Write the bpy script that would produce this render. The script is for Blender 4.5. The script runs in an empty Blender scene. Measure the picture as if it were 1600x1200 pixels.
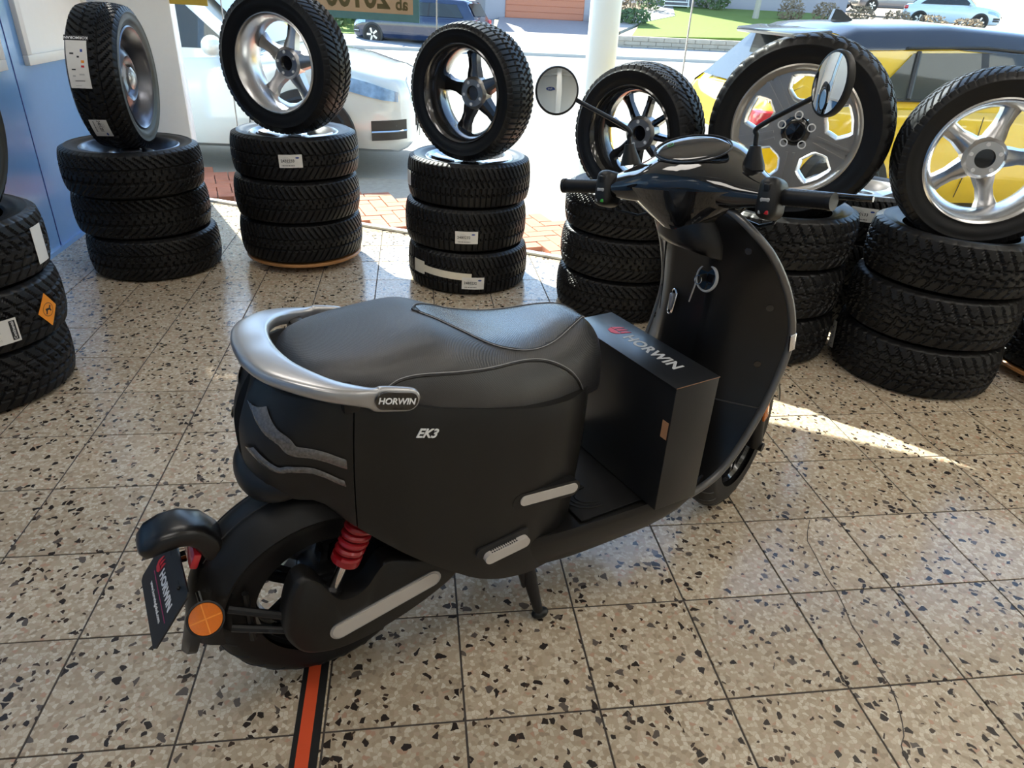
import bpy, bmesh, math, random
from mathutils import Vector, Matrix, Euler
random.seed(7)
R_ = math.radians
sc = bpy.context.scene
COL = sc.collection
# ------------------------------------------------------------------ camera, sky, sun, exposure
cam_d = bpy.data.cameras.new('camera'); cam = bpy.data.objects.new('camera', cam_d); COL.objects.link(cam)
cam_d.sensor_fit = 'HORIZONTAL'; cam_d.sensor_width = 36.0; cam_d.lens = 36.0*1099.17/1600.0
cam_d.clip_start = .02; cam_d.clip_end = 500
def camera_matrix(yaw, pitch, roll, loc):
    cy, sy, cp, sp = math.cos(yaw), math.sin(yaw), math.cos(pitch), math.sin(pitch)
    f = Vector((sy*cp, cy*cp, -sp)); r = Vector((cy, -sy, 0)); u = r.cross(f)
    cr, sr = math.cos(roll), math.sin(roll)
    rr = cr*r + sr*u; uu = -sr*r + cr*u
    m = Matrix.Identity(4)
    for i in range(3):
        m[i][0] = rr[i]; m[i][1] = uu[i]; m[i][2] = -f[i]; m[i][3] = loc[i]
    return m
CAM = Vector((1.41465, -.98472, 1.38195))
cam.matrix_world = camera_matrix(.1503, .5025, .0522, CAM)
sc.camera = cam
SUN_EL, SUN_AZ = R_(46), R_(114)
w = bpy.data.worlds.new('world'); sc.world = w; w.use_nodes = True
nt = w.node_tree; nt.nodes.clear()
sky = nt.nodes.new('ShaderNodeTexSky'); sky.sky_type = 'NISHITA'; sky.sun_disc = False
sky.sun_elevation = SUN_EL; sky.sun_rotation = math.pi/2 - SUN_AZ; sky.air_density = 1.0; sky.dust_density = .4
bg = nt.nodes.new('ShaderNodeBackground'); bg.inputs['Strength'].default_value = .36
out = nt.nodes.new('ShaderNodeOutputWorld')
nt.links.new(sky.outputs[0], bg.inputs[0]); nt.links.new(bg.outputs[0], out.inputs[0])
sl = bpy.data.lights.new('sun', 'SUN'); sl.energy = 11.5; sl.angle = R_(.55); sl.color = (1, .95, .86)
so = bpy.data.objects.new('sun', sl); COL.objects.link(so)
sd = Vector((-math.cos(SUN_EL)*math.cos(SUN_AZ), -math.cos(SUN_EL)*math.sin(SUN_AZ), -math.sin(SUN_EL)))
so.rotation_euler = sd.to_track_quat('-Z', 'Y').to_euler(); so.location = (-8, 20, 16)
vs = sc.view_settings
vs.view_transform = 'Standard'; vs.look = 'None'; vs.gamma = 1; vs.exposure = .88; vs.use_curve_mapping = False
FILL_POWER = 3.4
# ------------------------------------------------------------------ materials
MATS = {}
def N(nt, t, **kw):
    n = nt.nodes.new(t)
    for k, v in kw.items(): setattr(n, k, v)
    return n
def srgb(r, g, b):
    f = lambda c: (c/255/12.92 if c/255 <= .04045 else ((c/255+.055)/1.055)**2.4)
    return (f(r), f(g), f(b), 1)
def mat(name, col, rough=.5, metal=0, var=.12, scale=30, bump=0, bscale=200, coat=0, spec=.5, emit=0, ior=1.5, croughn=.03):
    if name in MATS: return MATS[name]
    m = bpy.data.materials.new(name); m.use_nodes = True; nt = m.node_tree
    b = nt.nodes['Principled BSDF']
    if len(col) == 3: col = (*col, 1)
    tc = N(nt, 'ShaderNodeTexCoord')
    nz = N(nt, 'ShaderNodeTexNoise'); nz.inputs['Scale'].default_value = scale; nz.inputs['Detail'].default_value = 3
    nt.links.new(tc.outputs['Object'], nz.inputs['Vector'])
    mx = N(nt, 'ShaderNodeMix', data_type='RGBA')
    mx.inputs[6].default_value = tuple(c*(1-var) for c in col[:3])+(1,)
    mx.inputs[7].default_value = tuple(min(1, c*(1+var)) for c in col[:3])+(1,)
    nt.links.new(nz.outputs[0], mx.inputs[0]); nt.links.new(mx.outputs[2], b.inputs['Base Color'])
    b.inputs['Roughness'].default_value = rough; b.inputs['Metallic'].default_value = metal
    b.inputs['Specular IOR Level'].default_value = spec; b.inputs['IOR'].default_value = ior
    if coat: b.inputs['Coat Weight'].default_value = coat; b.inputs['Coat Roughness'].default_value = croughn
    if emit:
        b.inputs['Emission Color'].default_value = col; b.inputs['Emission Strength'].default_value = emit
    if bump:
        n2 = N(nt, 'ShaderNodeTexNoise'); n2.inputs['Scale'].default_value = bscale; n2.inputs['Detail'].default_value = 2
        nt.links.new(tc.outputs['Object'], n2.inputs['Vector'])
        bp = N(nt, 'ShaderNodeBump'); bp.inputs['Strength'].default_value = bump; bp.inputs['Distance'].default_value = .002
        nt.links.new(n2.outputs[0], bp.inputs['Height']); nt.links.new(bp.outputs[0], b.inputs['Normal'])
    MATS[name] = m; return m
def terrazzo():
    m = bpy.data.materials.new('terrazzo'); m.use_nodes = True; nt = m.node_tree; L = nt.links
    b = nt.nodes['Principled BSDF']; b.inputs['Roughness'].default_value = .16
    tc = N(nt, 'ShaderNodeTexCoord'); oi = N(nt, 'ShaderNodeObjectInfo')
    mul = N(nt, 'ShaderNodeMath', operation='MULTIPLY'); mul.inputs[1].default_value = 97.0
    L.new(oi.outputs['Random'], mul.inputs[0])
    add = N(nt, 'ShaderNodeVectorMath', operation='ADD'); L.new(tc.outputs['Object'], add.inputs[0]); L.new(mul.outputs[0], add.inputs[1])
    nz = N(nt, 'ShaderNodeTexNoise'); nz.inputs['Scale'].default_value = 55; L.new(add.outputs[0], nz.inputs['Vector'])
    ns = N(nt, 'ShaderNodeVectorMath', operation='SCALE'); ns.inputs['Scale'].default_value = .012; L.new(nz.outputs[1], ns.inputs[0])
    ad2 = N(nt, 'ShaderNodeVectorMath', operation='ADD'); L.new(add.outputs[0], ad2.inputs[0]); L.new(ns.outputs[0], ad2.inputs[1])
    # flatten to 2d so that chips show as full cuts
    flat = N(nt, 'ShaderNodeVectorMath', operation='MULTIPLY'); flat.inputs[1].default_value = (1, 1, .0); L.new(ad2.outputs[0], flat.inputs[0])
    def vor(scale, feat='F1', rnd=1):
        v = N(nt, 'ShaderNodeTexVoronoi', feature=feat, voronoi_dimensions='2D'); v.inputs['Scale'].default_value = scale
        v.inputs['Randomness'].default_value = rnd; L.new(flat.outputs[0], v.inputs['Vector']); return v
    big = N(nt, 'ShaderNodeTexNoise'); big.inputs['Scale'].default_value = 7; L.new(add.outputs[0], big.inputs['Vector'])
    base = N(nt, 'ShaderNodeValToRGB'); L.new(big.outputs[0], base.inputs[0])
    base.color_ramp.elements[0].position = .3; base.color_ramp.elements[0].color = srgb(168, 150, 127)
    base.color_ramp.elements[1].position = .7; base.color_ramp.elements[1].color = srgb(188, 172, 149)
    # light and mid chips
    v1 = vor(105); e1 = vor(105, 'DISTANCE_TO_EDGE')
    ramp = N(nt, 'ShaderNodeValToRGB'); ramp.color_ramp.interpolation = 'CONSTANT'
    sep = N(nt, 'ShaderNodeSeparateColor'); L.new(v1.outputs['Color'], sep.inputs[0]); L.new(sep.outputs[0], ramp.inputs[0])
    cols = [(0, (184, 169, 148)), (.2, (202, 190, 170)), (.36, (176, 160, 139)), (.52, (212, 202, 184)), (.66, (188, 170, 150)), (.78, (197, 184, 164)), (.90, (162, 147, 128)), (.97, (184, 152, 132))]
    cr = ramp.color_ramp
    while len(cr.elements) < len(cols): cr.elements.new(.5)
    for e, (p, c) in zip(cr.elements, cols): e.position = p; e.color = srgb(*c)
    gt = N(nt, 'ShaderNodeMapRange'); gt.inputs[1].default_value = .02; gt.inputs[2].default_value = .07; L.new(e1.outputs[0], gt.inputs[0])
    mx1 = N(nt, 'ShaderNodeMix', data_type='RGBA'); L.new(gt.outputs[0], mx1.inputs[0]); L.new(base.outputs[0], mx1.inputs[6]); L.new(ramp.outputs[0], mx1.inputs[7])
    # dark angular chips in two sizes
    prev = mx1
    for scale, frac, rad, col in ((58, .062, .10, (52, 46, 43)), (95, .05, .10, (70, 58, 50)), (46, .025, .16, (96, 88, 82))):
        v = vor(scale); e = vor(scale, 'DISTANCE_TO_EDGE')
        s2 = N(nt, 'ShaderNodeSeparateColor'); L.new(v.outputs['Color'], s2.inputs[0])
        lt = N(nt, 'ShaderNodeMath', operation='LESS_THAN'); lt.inputs[1].default_value = frac; L.new(s2.outputs[1], lt.inputs[0])
        g2 = N(nt, 'ShaderNodeMath', operation='GREATER_THAN'); g2.inputs[1].default_value = rad; L.new(e.outputs[0], g2.inputs[0])
        mm = N(nt, 'ShaderNodeMath', operation='MULTIPLY'); L.new(lt.outputs[0], mm.inputs[0]); L.new(g2.outputs[0], mm.inputs[1])
        mx = N(nt, 'ShaderNodeMix', data_type='RGBA'); L.new(mm.outputs[0], mx.inputs[0]); L.new(prev.outputs[2], mx.inputs[6]); mx.inputs[7].default_value = srgb(*col)
        prev = mx
    # each tile a little lighter or darker
    hv = N(nt, 'ShaderNodeHueSaturation'); hv.inputs['Saturation'].default_value = 1.08; vr = N(nt, 'ShaderNodeMapRange'); vr.inputs[3].default_value = .86; vr.inputs[4].default_value = 1.0
    L.new(oi.outputs['Random'], vr.inputs[0]); L.new(vr.outputs[0], hv.inputs['Value']); L.new(prev.outputs[2], hv.inputs['Color'])
    L.new(hv.outputs[0], b.inputs['Base Color'])
    rr = N(nt, 'ShaderNodeMapRange'); rr.inputs[3].default_value = .12; rr.inputs[4].default_value = .26; L.new(big.outputs[0], rr.inputs[0]); L.new(rr.outputs[0], b.inputs['Roughness'])
    MATS['terrazzo'] = m; return m
def glass(name, tint=(.93, .97, .96, 1), refl=1.0):
    if name in MATS: return MATS[name]
    m = bpy.data.materials.new(name); m.use_nodes = True; nt = m.node_tree; nt.nodes.clear()
    o = N(nt, 'ShaderNodeOutputMaterial'); t = N(nt, 'ShaderNodeBsdfTransparent'); t.inputs[0].default_value = tint
    g = N(nt, 'ShaderNodeBsdfGlossy'); g.inputs['Roughness'].default_value = .01
    f = N(nt, 'ShaderNodeLayerWeight'); f.inputs[0].default_value = .5
    pw = N(nt, 'ShaderNodeMath', operation='POWER'); pw.inputs[1].default_value = 5; nt.links.new(f.outputs['Facing'], pw.inputs[0])
    ml = N(nt, 'ShaderNodeMath', operation='MULTIPLY_ADD'); ml.inputs[1].default_value = .9*refl; ml.inputs[2].default_value = .02*refl; nt.links.new(pw.outputs[0], ml.inputs[0])
    mx = N(nt, 'ShaderNodeMixShader'); nt.links.new(ml.outputs[0], mx.inputs[0]); nt.links.new(t.outputs[0], mx.inputs[1]); nt.links.new(g.outputs[0], mx.inputs[2])
    nt.links.new(mx.outputs[0], o.inputs[0]); MATS[name] = m; return m
def weave(name, col, scale, rough=.38, bump=.5):
    """fine moulded texture for the seat covers"""
    m = bpy.data.materials.new(name); m.use_nodes = True; nt = m.node_tree; L = nt.links; b = nt.nodes['Principled BSDF']
    tc = N(nt, 'ShaderNodeTexCoord')
    w1 = N(nt, 'ShaderNodeTexWave', wave_type='BANDS', bands_direction='DIAGONAL'); w1.inputs['Scale'].default_value = scale
    mp = N(nt, 'ShaderNodeMapping'); mp.inputs['Rotation'].default_value = (0, 0, R_(90)); L.new(tc.outputs['Object'], mp.inputs[0])
    w2 = N(nt, 'ShaderNodeTexWave', wave_type='BANDS', bands_direction='DIAGONAL'); w2.inputs['Scale'].default_value = scale
    L.new(tc.outputs['Object'], w1.inputs[0]); L.new(mp.outputs[0], w2.inputs[0])
    mn = N(nt, 'ShaderNodeMath', operation='MINIMUM'); L.new(w1.outputs[1], mn.inputs[0]); L.new(w2.outputs[1], mn.inputs[1])
    bp = N(nt, 'ShaderNodeBump'); bp.inputs['Strength'].default_value = bump; bp.inputs['Distance'].default_value = .0012; L.new(mn.outputs[0], bp.inputs['Height']); L.new(bp.outputs[0], b.inputs['Normal'])
    b.inputs['Base Color'].default_value = (*col, 1); b.inputs['Roughness'].default_value = rough; b.inputs['IOR'].default_value = 1.7
    MATS[name] = m; return m
terrazzo(); weave('seat_weave', (.022, .022, .025), 170, .36, .35); weave('pad_weave', (.022, .025, .033), 130, .25, .25); MATS['pad_weave'].node_tree.nodes['Principled BSDF'].inputs['IOR'].default_value = 2.3
mat('rubber', (.0065, .0065, .0072), .5, var=.3, scale=60, spec=.3)
mat('rubber_side', (.0065, .0065, .007), .4, var=.25, scale=40, spec=.32)
mat('scooter_black', (.0085, .008, .0077), .42, var=.15, scale=80, bump=.12, bscale=900, spec=.36)
mat('scooter_satin', (.005, .005, .0058), .29, var=.1, spec=.5)
mat('gloss_black', (.006, .006, .007), .06, var=.1, coat=.6, spec=.6)
mat('plastic_dark', (.007, .007, .0075), .42, var=.2, spec=.4)
mat('metal_dark', (.025, .025, .027), .38, metal=.6)
mat('silver_satin', (.44, .44, .45), .30, metal=.75, var=.05)
mat('chrome', (.8, .8, .82), .06, metal=1, var=.02)
mat('mirror_glass', (.86, .88, .88), .01, metal=1, var=.0)
mat('alloy_silver', (.55, .55, .56), .3, metal=1, var=.05)
mat('alloy_polish', (.62, .62, .63), .22, metal=1, var=.04)
mat('alloy_dark', (.11, .11, .115), .16, metal=.9, var=.05)
mat('alloy_black', (.012, .012, .013), .12, metal=0, coat=.8, var=.1)
mat('alloy_cover', (.47, .45, .42), .28, metal=.7, var=.04)
mat('steel_rim', (.16, .17, .2), .3, metal=.85, var=.08)
mat('hub_grey', (.4, .39, .37), .3, metal=.9, var=.08)
mat('paper_white', (.74, .72, .68), .6, var=.05)
mat('paper_cream', (.75, .69, .56), .6, var=.08)
mat('ink_black', (.02, .02, .022), .6)
mat('ink_blue', (.03, .07, .3), .5)
mat('ink_orange', (.9, .3, .02), .5, var=.06)
mat('ink_red', (.62, .02, .03), .5)
mat('ink_white', (.85, .85, .85), .5, var=.02)
mat('ink_grey', (.45, .45, .44), .6)
mat('ink_magenta', (.35, .03, .12), .5)
mat('spring_red', (.28, .006, .01), .35, var=.06, coat=.3)
mat('reflector_orange', (.72, .17, .01), .15, var=.15, scale=400, coat=.5)
mat('reflector_red', (.55, .02, .03), .15, coat=.5)
mat('lens_smoke', (.10, .092, .088), .08, var=.75, scale=180, coat=.7)
mat('button_grey', (.36, .36, .36), .4)
mat('button_green', (.06, .5, .06), .35); mat('button_red', (.55, .01, .02), .35)
mat('trim_beige', (.52, .48, .44), .4, var=.04)
mat('trim_grey', (.16, .155, .15), .3, metal=.5)
mat('thread', (.35, .35, .36), .7)
mat('carton_black', (.011, .012, .014), .28, var=.2, scale=14, spec=.5)
mat('carton_brown', (.4, .2, .1), .8)
mat('wood_dolly', (.42, .2, .07), .4, var=.25, scale=8)
mat('tape_black', (.015, .015, .015), .45); mat('tape_red', (.7, .09, .03), .4, var=.08)
mat('grout', (.055, .045, .038), .8, var=.3, scale=25)
mat('wall_blue', (.13, .33, .68), .16, var=.03, spec=.5, coat=.6, ior=2.3, croughn=.12)
mat('wall_white', (.9, .91, .9), .3, var=.02)
mat('frame_white', (.78, .78, .76), .3, var=.03)
mat('ceiling_white', (.75, .75, .73), .8, var=.02)
mat('alu', (.55, .56, .56), .35, metal=.6)
mat('joint_white', (.72, .74, .74), .5)
mat('column_paint', (.66, .69, .66), .4, var=.05, scale=3)
mat('brick_red', (.42, .15, .085), .8, var=.3, scale=9, bump=.3)
mat('asphalt', (.36, .335, .30), .9, var=.12, scale=25, bump=.3, bscale=150)
mat('setts', (.40, .34, .27), .9, var=.25, scale=22)
mat('asphalt_far', (.26, .27, .29), .9, var=.1, scale=3)
mat('kerb', (.42, .41, .39), .85, var=.1)
mat('grass', (.13, .19, .022), .9, var=.35, scale=14)
mat('soil', (.22, .16, .11), .95, var=.35, scale=4)
mat('leaf', (.08, .13, .04), .8, var=.5, scale=9)
mat('hedge_brown', (.24, .17, .10), .9, var=.45, scale=12)
mat('block_wall', (.40, .34, .27), .9, var=.2, scale=6)
mat('driveway', (.33, .29, .28), .9, var=.14, scale=9)
mat('garage_orange', (.55, .19, .10), .6, var=.08)
mat('house_wall', (.42, .39, .42), .9, var=.06)
mat('roof_tile', (.3, .12, .08), .8)
mat('path_stone', (.42, .38, .34), .9, var=.1)
mat('road_sand', (.30, .23, .17), .9, var=.1)
mat('bark', (.4, .36, .3), .9, var=.3)
mat('paint_white', (.60, .64, .64), .12, coat=1, var=.02)
mat('paint_yellow', (.80, .50, .01), .15, coat=1, var=.03)
mat('paint_roof', (.02, .022, .03), .15, coat=.5, var=0)
mat('paint_blue', (.008, .016, .05), .12, coat=1)
mat('paint_silver', (.5, .55, .6), .2, metal=.5, coat=1)
mat('paint_grey', (.2, .2, .22), .2, metal=.3, coat=1)
mat('paint_paleblue', (.62, .74, .82), .15, coat=1)
mat('car_glass', (.03, .035, .035), .04, var=0, scale=2, spec=.5)
mat('car_black', (.015, .015, .016), .5)
mat('headlamp', (.2, .36, .62), .05, var=.6, scale=20, coat=1)
mat('poster_tan', (.60, .42, .26), .7, var=.03); mat('poster_teal', (.12, .27, .28), .7); mat('poster_ink', (.27, .22, .1), .7); mat('poster_yellow', (.65, .43, .05), .7)
mat('fill_panel_white', (1, .98, .94), .5, emit=2)
glass('pane_glass'); glass('mirror_haze')
# ------------------------------------------------------------------ mesh tools
class MB:
    def __init__(s): s.v = []; s.f = []; s.m = []
    def add(s, v, f, mi=0):
        o = len(s.v); s.v += [Vector(p) for p in v]; s.f += [tuple(i+o for i in q) for q in f]; s.m += [mi]*len(f); return s
    def box(s, c, size, b=0, rot=None, mi=0, seg=2):
        bm = bmesh.new(); bmesh.ops.create_cube(bm, size=1)
        for v in bm.verts: v.co = Vector((v.co.x*size[0], v.co.y*size[1], v.co.z*size[2]))
        if b: bmesh.ops.bevel(bm, geom=bm.edges[:], offset=b, segments=seg, profile=.5, affect='EDGES')
        bm.verts.index_update(); R = rot.to_matrix() if rot else Matrix.Identity(3)
        s.add([R @ v.co + Vector(c) for v in bm.verts], [[v.index for v in f.verts] for f in bm.faces], mi); bm.free(); return s
    def loft(s, rings, cap=(True, True), closed=True, mi=0):
        n = len(rings[0]); o = len(s.v); v = [p for r in rings for p in r]; f = []
        for i in range(len(rings)-1):
            for j in range(n if closed else n-1):
                k = (j+1) % n; f.append((i*n+j, i*n+k, (i+1)*n+k, (i+1)*n+j))
        if closed and cap[0]: f.append(tuple(range(n-1, -1, -1)))
        if closed and cap[1]: f.append(tuple((len(rings)-1)*n+j for j in range(n)))
        return s.add(v, f, mi)
    def tube(s, path, r, n=10, mi=0, closed=False):
        P = [Vector(p) for p in path]; rings = []; up = None
        rs = r if isinstance(r, (list, tuple)) else [r]*len(P)
        for i, p in enumerate(P):
            if closed: t = (P[(i+1) % len(P)]-P[i-1])
            else: t = P[min(i+1, len(P)-1)]-P[max(i-1, 0)]
            t.normalize()
            if up is None: up = Vector((0, 0, 1)) if abs(t.z) < .9 else Vector((1, 0, 0))
            x = t.cross(up).normalized(); y = x.cross(t).normalized(); up = y
            rings.append([p+rs[i]*(math.cos(a)*x+math.sin(a)*y) for a in [2*math.pi*k/n for k in range(n)]])
        if closed: rings.append(rings[0]); return s.loft(rings, (False, False), mi=mi)
        return s.loft(rings, mi=mi)
    def lathe(s, prof, n=48, M=None, mi=0, loop=False, a0=0, a1=2*math.pi):
        full = abs(a1-a0-2*math.pi) < 1e-6; M = M or Matrix.Identity(4)
        rows = n if full else n+1; v = []; f = []; m = len(prof)
        for k in range(rows):
            a = a0+(a1-a0)*k/n
            for r, z in prof: v.append(M @ Vector((r*math.cos(a), r*math.sin(a), z)))
        for k in range(n):
            k2 = (k+1) % rows
            for j in range(m if loop else m-1):
                j2 = (j+1) % m; f.append((k*m+j, k2*m+j, k2*m+j2, k*m+j2))
        return s.add(v, f, mi)
    def prism(s, poly, z0, z1, M=None, mi=0):
        n = len(poly); M = M or Matrix.Identity(4)
        v = [M @ Vector((x, y, z0)) for x, y in poly]+[M @ Vector((x, y, z1)) for x, y in poly]
        f = [tuple(range(n-1, -1, -1)), tuple(range(n, 2*n))]+[(i, (i+1) % n, n+(i+1) % n, n+i) for i in range(n)]
        return s.add(v, f, mi)
    def sphere(s, c, r, nu=16, nv=10, mi=0, M=None):
        r = Vector(r) if not isinstance(r, (int, float)) else Vector((r, r, r)); M = M or Matrix.Identity(3); v = []; f = []
        for i in range(nv+1):
            t = math.pi*i/nv
            for j in range(nu):
                a = 2*math.pi*j/nu; v.append(M @ Vector((r.x*math.sin(t)*math.cos(a), r.y*math.sin(t)*math.sin(a), r.z*math.cos(t)))+Vector(c))
        for i in range(nv):
            for j in range(nu): k = (j+1) % nu; f.append((i*nu+j, (i+1)*nu+j, (i+1)*nu+k, i*nu+k))
        return s.add(v, f, mi)
    def xf(s, fn): s.v = [Vector(fn(p)) for p in s.v]; return s
    def build(s, name, mats, parent=None, smooth=35, **tags):
        me = bpy.data.meshes.new(name); me.from_pydata(s.v, [], s.f)
        ms = mats if isinstance(mats, (list, tuple)) else [mats]
        for q in ms: me.materials.append(MATS[q])
        if len(ms) > 1: me.polygons.foreach_set('material_index', s.m)
        bm = bmesh.new(); bm.from_mesh(me); bmesh.ops.recalc_face_normals(bm, faces=bm.faces[:]); bm.to_mesh(me); bm.free()
        if smooth:
            me.polygons.foreach_set('use_smooth', [True]*len(me.polygons)); me.set_sharp_from_angle(angle=R_(smooth))
        me.update(); return put(name, me, parent, **tags)
def put(name, me, parent=None, loc=(0, 0, 0), label=None, cat=None, group=None, kind=None):
    o = bpy.data.objects.new(name, me); COL.objects.link(o); o.parent = parent; o.location = loc
    return tag(o, label, cat, group, kind)
def tag(o, label=None, cat=None, group=None, kind=None):
    for k, v in (('label', label), ('category', cat), ('group', group), ('kind', kind)):
        if v: o[k] = v
    return o
def thing(name, label, cat, loc=(0, 0, 0), rz=0, group=None, rot=None):
    o = bpy.data.objects.new(name, None); COL.objects.link(o); o.location = loc; o.empty_display_size = .1
    o.rotation_euler = rot if rot else (0, 0, rz); return tag(o, label, cat, group)
def text_polys(body, size=1, extrude=0, bold=0, align='CENTER', shear=0, space=1):
    c = bpy.data.curves.new('lettering', 'FONT'); c.body = body; c.size = size; c.extrude = extrude; c.offset = bold
    c.align_x = align; c.align_y = 'CENTER'; c.shear = shear; c.space_character = space; c.resolution_u = 3
    o = bpy.data.objects.new('lettering', c); COL.objects.link(o)
    bpy.context.view_layer.update(); dg = bpy.context.evaluated_depsgraph_get()
    me = bpy.data.meshes.new_from_object(o.evaluated_get(dg))
    r = ([v.co.copy() for v in me.vertices], [tuple(p.vertices) for p in me.polygons])
    bpy.data.objects.remove(o); bpy.data.curves.remove(c); bpy.data.meshes.remove(me); return r
def frame(o, x, y):
    x = Vector(x).normalized(); y = (Vector(y)-Vector(y).dot(x)*x).normalized(); z = x.cross(y)
    return Matrix(((x.x, y.x, z.x, o[0]), (x.y, y.y, z.y, o[1]), (x.z, y.z, z.z, o[2]), (0, 0, 0, 1)))
def lerp(tab, x):
    if x <= tab[0][0]: return tab[0][1]
    for (a, p), (b, q) in zip(tab, tab[1:]):
        if x <= b: return p+(q-p)*(x-a)/(b-a)
    return tab[-1][1]
def smooth_tab(tab, x):
    """Catmull-Rom through a table"""
    if x <= tab[0][0]: return tab[0][1]
    if x >= tab[-1][0]: return tab[-1][1]
    for i in range(len(tab)-1):
        if x <= tab[i+1][0]:
            x0, y0 = tab[i]; x1, y1 = tab[i+1]; h = x1-x0; t = (x-x0)/h
            m0 = (y1-tab[i-1][1])/(x1-tab[i-1][0]) if i > 0 else (y1-y0)/h
            m1 = (tab[i+2][1]-y0)/(tab[i+2][0]-x0) if i+2 < len(tab) else (y1-y0)/h
            return (2*t**3-3*t**2+1)*y0+(t**3-2*t**2+t)*h*m0+(-2*t**3+3*t**2)*y1+(t**3-t**2)*h*m1
def spline(pts, n):
    P = [Vector(p) for p in pts]; outp = []
    for i in range(len(P)-1):
        a, b, c, d = P[max(i-1, 0)], P[i], P[i+1], P[min(i+2, len(P)-1)]
        for k in range(n):
            t = k/n; outp.append(.5*((2*b)+(c-a)*t+(2*a-5*b+4*c-d)*t*t+(3*b-a-3*c+d)*t**3))
    return outp+[P[-1]]
EMBLEM = [[(-.5, -.1), (-.3, .35), (-.12, .5), (-.22, .1), (-.2, -.1)], [(-.16, -.05), (-.02, .3), (.16, .5), (.08, .1), (.1, -.05)],
          [(.16, -.02), (.26, .3), (.48, .45), (.4, .1), (.36, -.1)], [(-.5, -.14), (.36, -.14), (.24, -.38), (0, -.5), (-.34, -.42)]]
def emblem(mb, size, M, mi=0, h=.0006):
    for p in EMBLEM: mb.prism([(x*size, y*size) for x, y in p], 0, h, M, mi)
    return mb
#STRUCTURE
# ------------------------------------------------------------------ the room
T = .30
FP = [(-.1, 4.32), (.25, 4.137), (1.553, 3.45), (2.775, 2.77), (5.5, 2.2), (8.0, 1.9)]
def fac_y(x):
    if x < FP[0][0]: return 4.30
    return lerp(FP, x)
def clip(poly, a, b):
    """keep the part of a polygon on the room side of the facade line a-b"""
    nx, ny = (b[1]-a[1]), -(b[0]-a[0]); res = []
    d = [(p[0]-a[0])*nx+(p[1]-a[1])*ny for p in poly]
    for i, p in enumerate(poly):
        q = poly[(i+1) % len(poly)]; dp, dq = d[i], d[(i+1) % len(poly)]
        if dp >= 0: res.append(p)
        if (dp >= 0) != (dq >= 0):
            t = dp/(dp-dq); res.append((p[0]+(q[0]-p[0])*t, p[1]+(q[1]-p[1])*t))
    return res
XW, XE, YS, ZC = -.594, 8.0, -5.0, 3.05
room = [(XW, YS), (XE, YS)]+[(x, y) for x, y in reversed(FP)]+[(-.1, 4.30), (XW, 4.30)]
floor = MB().prism(room, -.14, -.0022).build('floor', 'grout', smooth=0, kind='structure')
H = T/2-.0023
def tile_mesh(poly, name='tile'):
    n = len(poly); cx = sum(p[0] for p in poly)/n; cy = sum(p[1] for p in poly)/n
    def inset(d):
        res = []
        for p in poly:
            v = Vector((p[0]-cx, p[1]-cy)); l = v.length or 1; res.append((cx+v.x*(1-d*1.4/l), cy+v.y*(1-d*1.4/l)))
        return res
    mb = MB(); a = [(x, y, -.002) for x, y in poly]; b = [(x, y, -.0009) for x, y in poly]; c = [(x, y, 0) for x, y in inset(.0009)]
    mb.loft([a, b, c], (False, True)); me_o = mb.build(name, 'terrazzo', smooth=0); me = me_o.data; bpy.data.objects.remove(me_o); return me
SQ = tile_mesh([(-H, -H), (H, -H), (H, H), (-H, H)])
tiles = []; far_mb = MB()
for i in range(-2, 27):
    for j in range(-16, 15):
        cx, cy = (i+.5)*T, (j+.5)*T
        poly = [(cx-H, cy-H), (cx+H, cy-H), (cx+H, cy+H), (cx-H, cy+H)]
        if cx-H < XW: poly = [(max(x, XW+.001), y) for x, y in poly]
        whole = cx-H >= XW
        for a, b in list(zip(FP, FP[1:])):
            if poly and min(p[0] for p in poly) < b[0] and max(p[0] for p in poly) > a[0]:
                q = clip(poly, a, b)
                if len(q) != len(poly) or any(abs(u[0]-v[0])+abs(u[1]-v[1]) > 1e-6 for u, v in zip(q, poly)): whole = False
                poly = q
        if len(poly) < 3: continue
        if cy-H > 4.3: continue
        if cy+H > 4.3: poly = [(x, min(y, 4.299)) for x, y in poly]; whole = False
        area = abs(sum(p[0]*q[1]-q[0]*p[1] for p, q in zip(poly, poly[1:]+poly[:1])))/2
        if area < .0015: continue
        # angle from the view axis decides which tiles are parts of their own
        d = Vector((cx, cy))-Vector((CAM.x, CAM.y)); ang = abs(math.atan2(d.x, d.y)-.15)
        tiles.append((ang, d.length, cx, cy, poly, whole))
near = [t for t in tiles if t[0] < .80 and .55 < t[1] < 6 and t[3] > -.35]
near.sort(key=lambda t: t[1]); near = near[:298]; keep = set(id(t) for t in near)
for t in tiles:
    if id(t) in keep:
        if t[5]: put('tile', SQ, floor, (t[2], t[3], 0))
        else:
            p = [(x-t[2], y-t[3]) for x, y in t[4]]; put('tile', tile_mesh(p), floor, (t[2], t[3], 0))
    else:
        a = [(x, y, -.002) for x, y in t[4]]; c = [(x, y, 0) for x, y in t[4]]; far_mb.loft([a, c], (False, True))
far_mb.build('tile_field', 'terrazzo', floor, smooth=0, kind='stuff')
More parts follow.
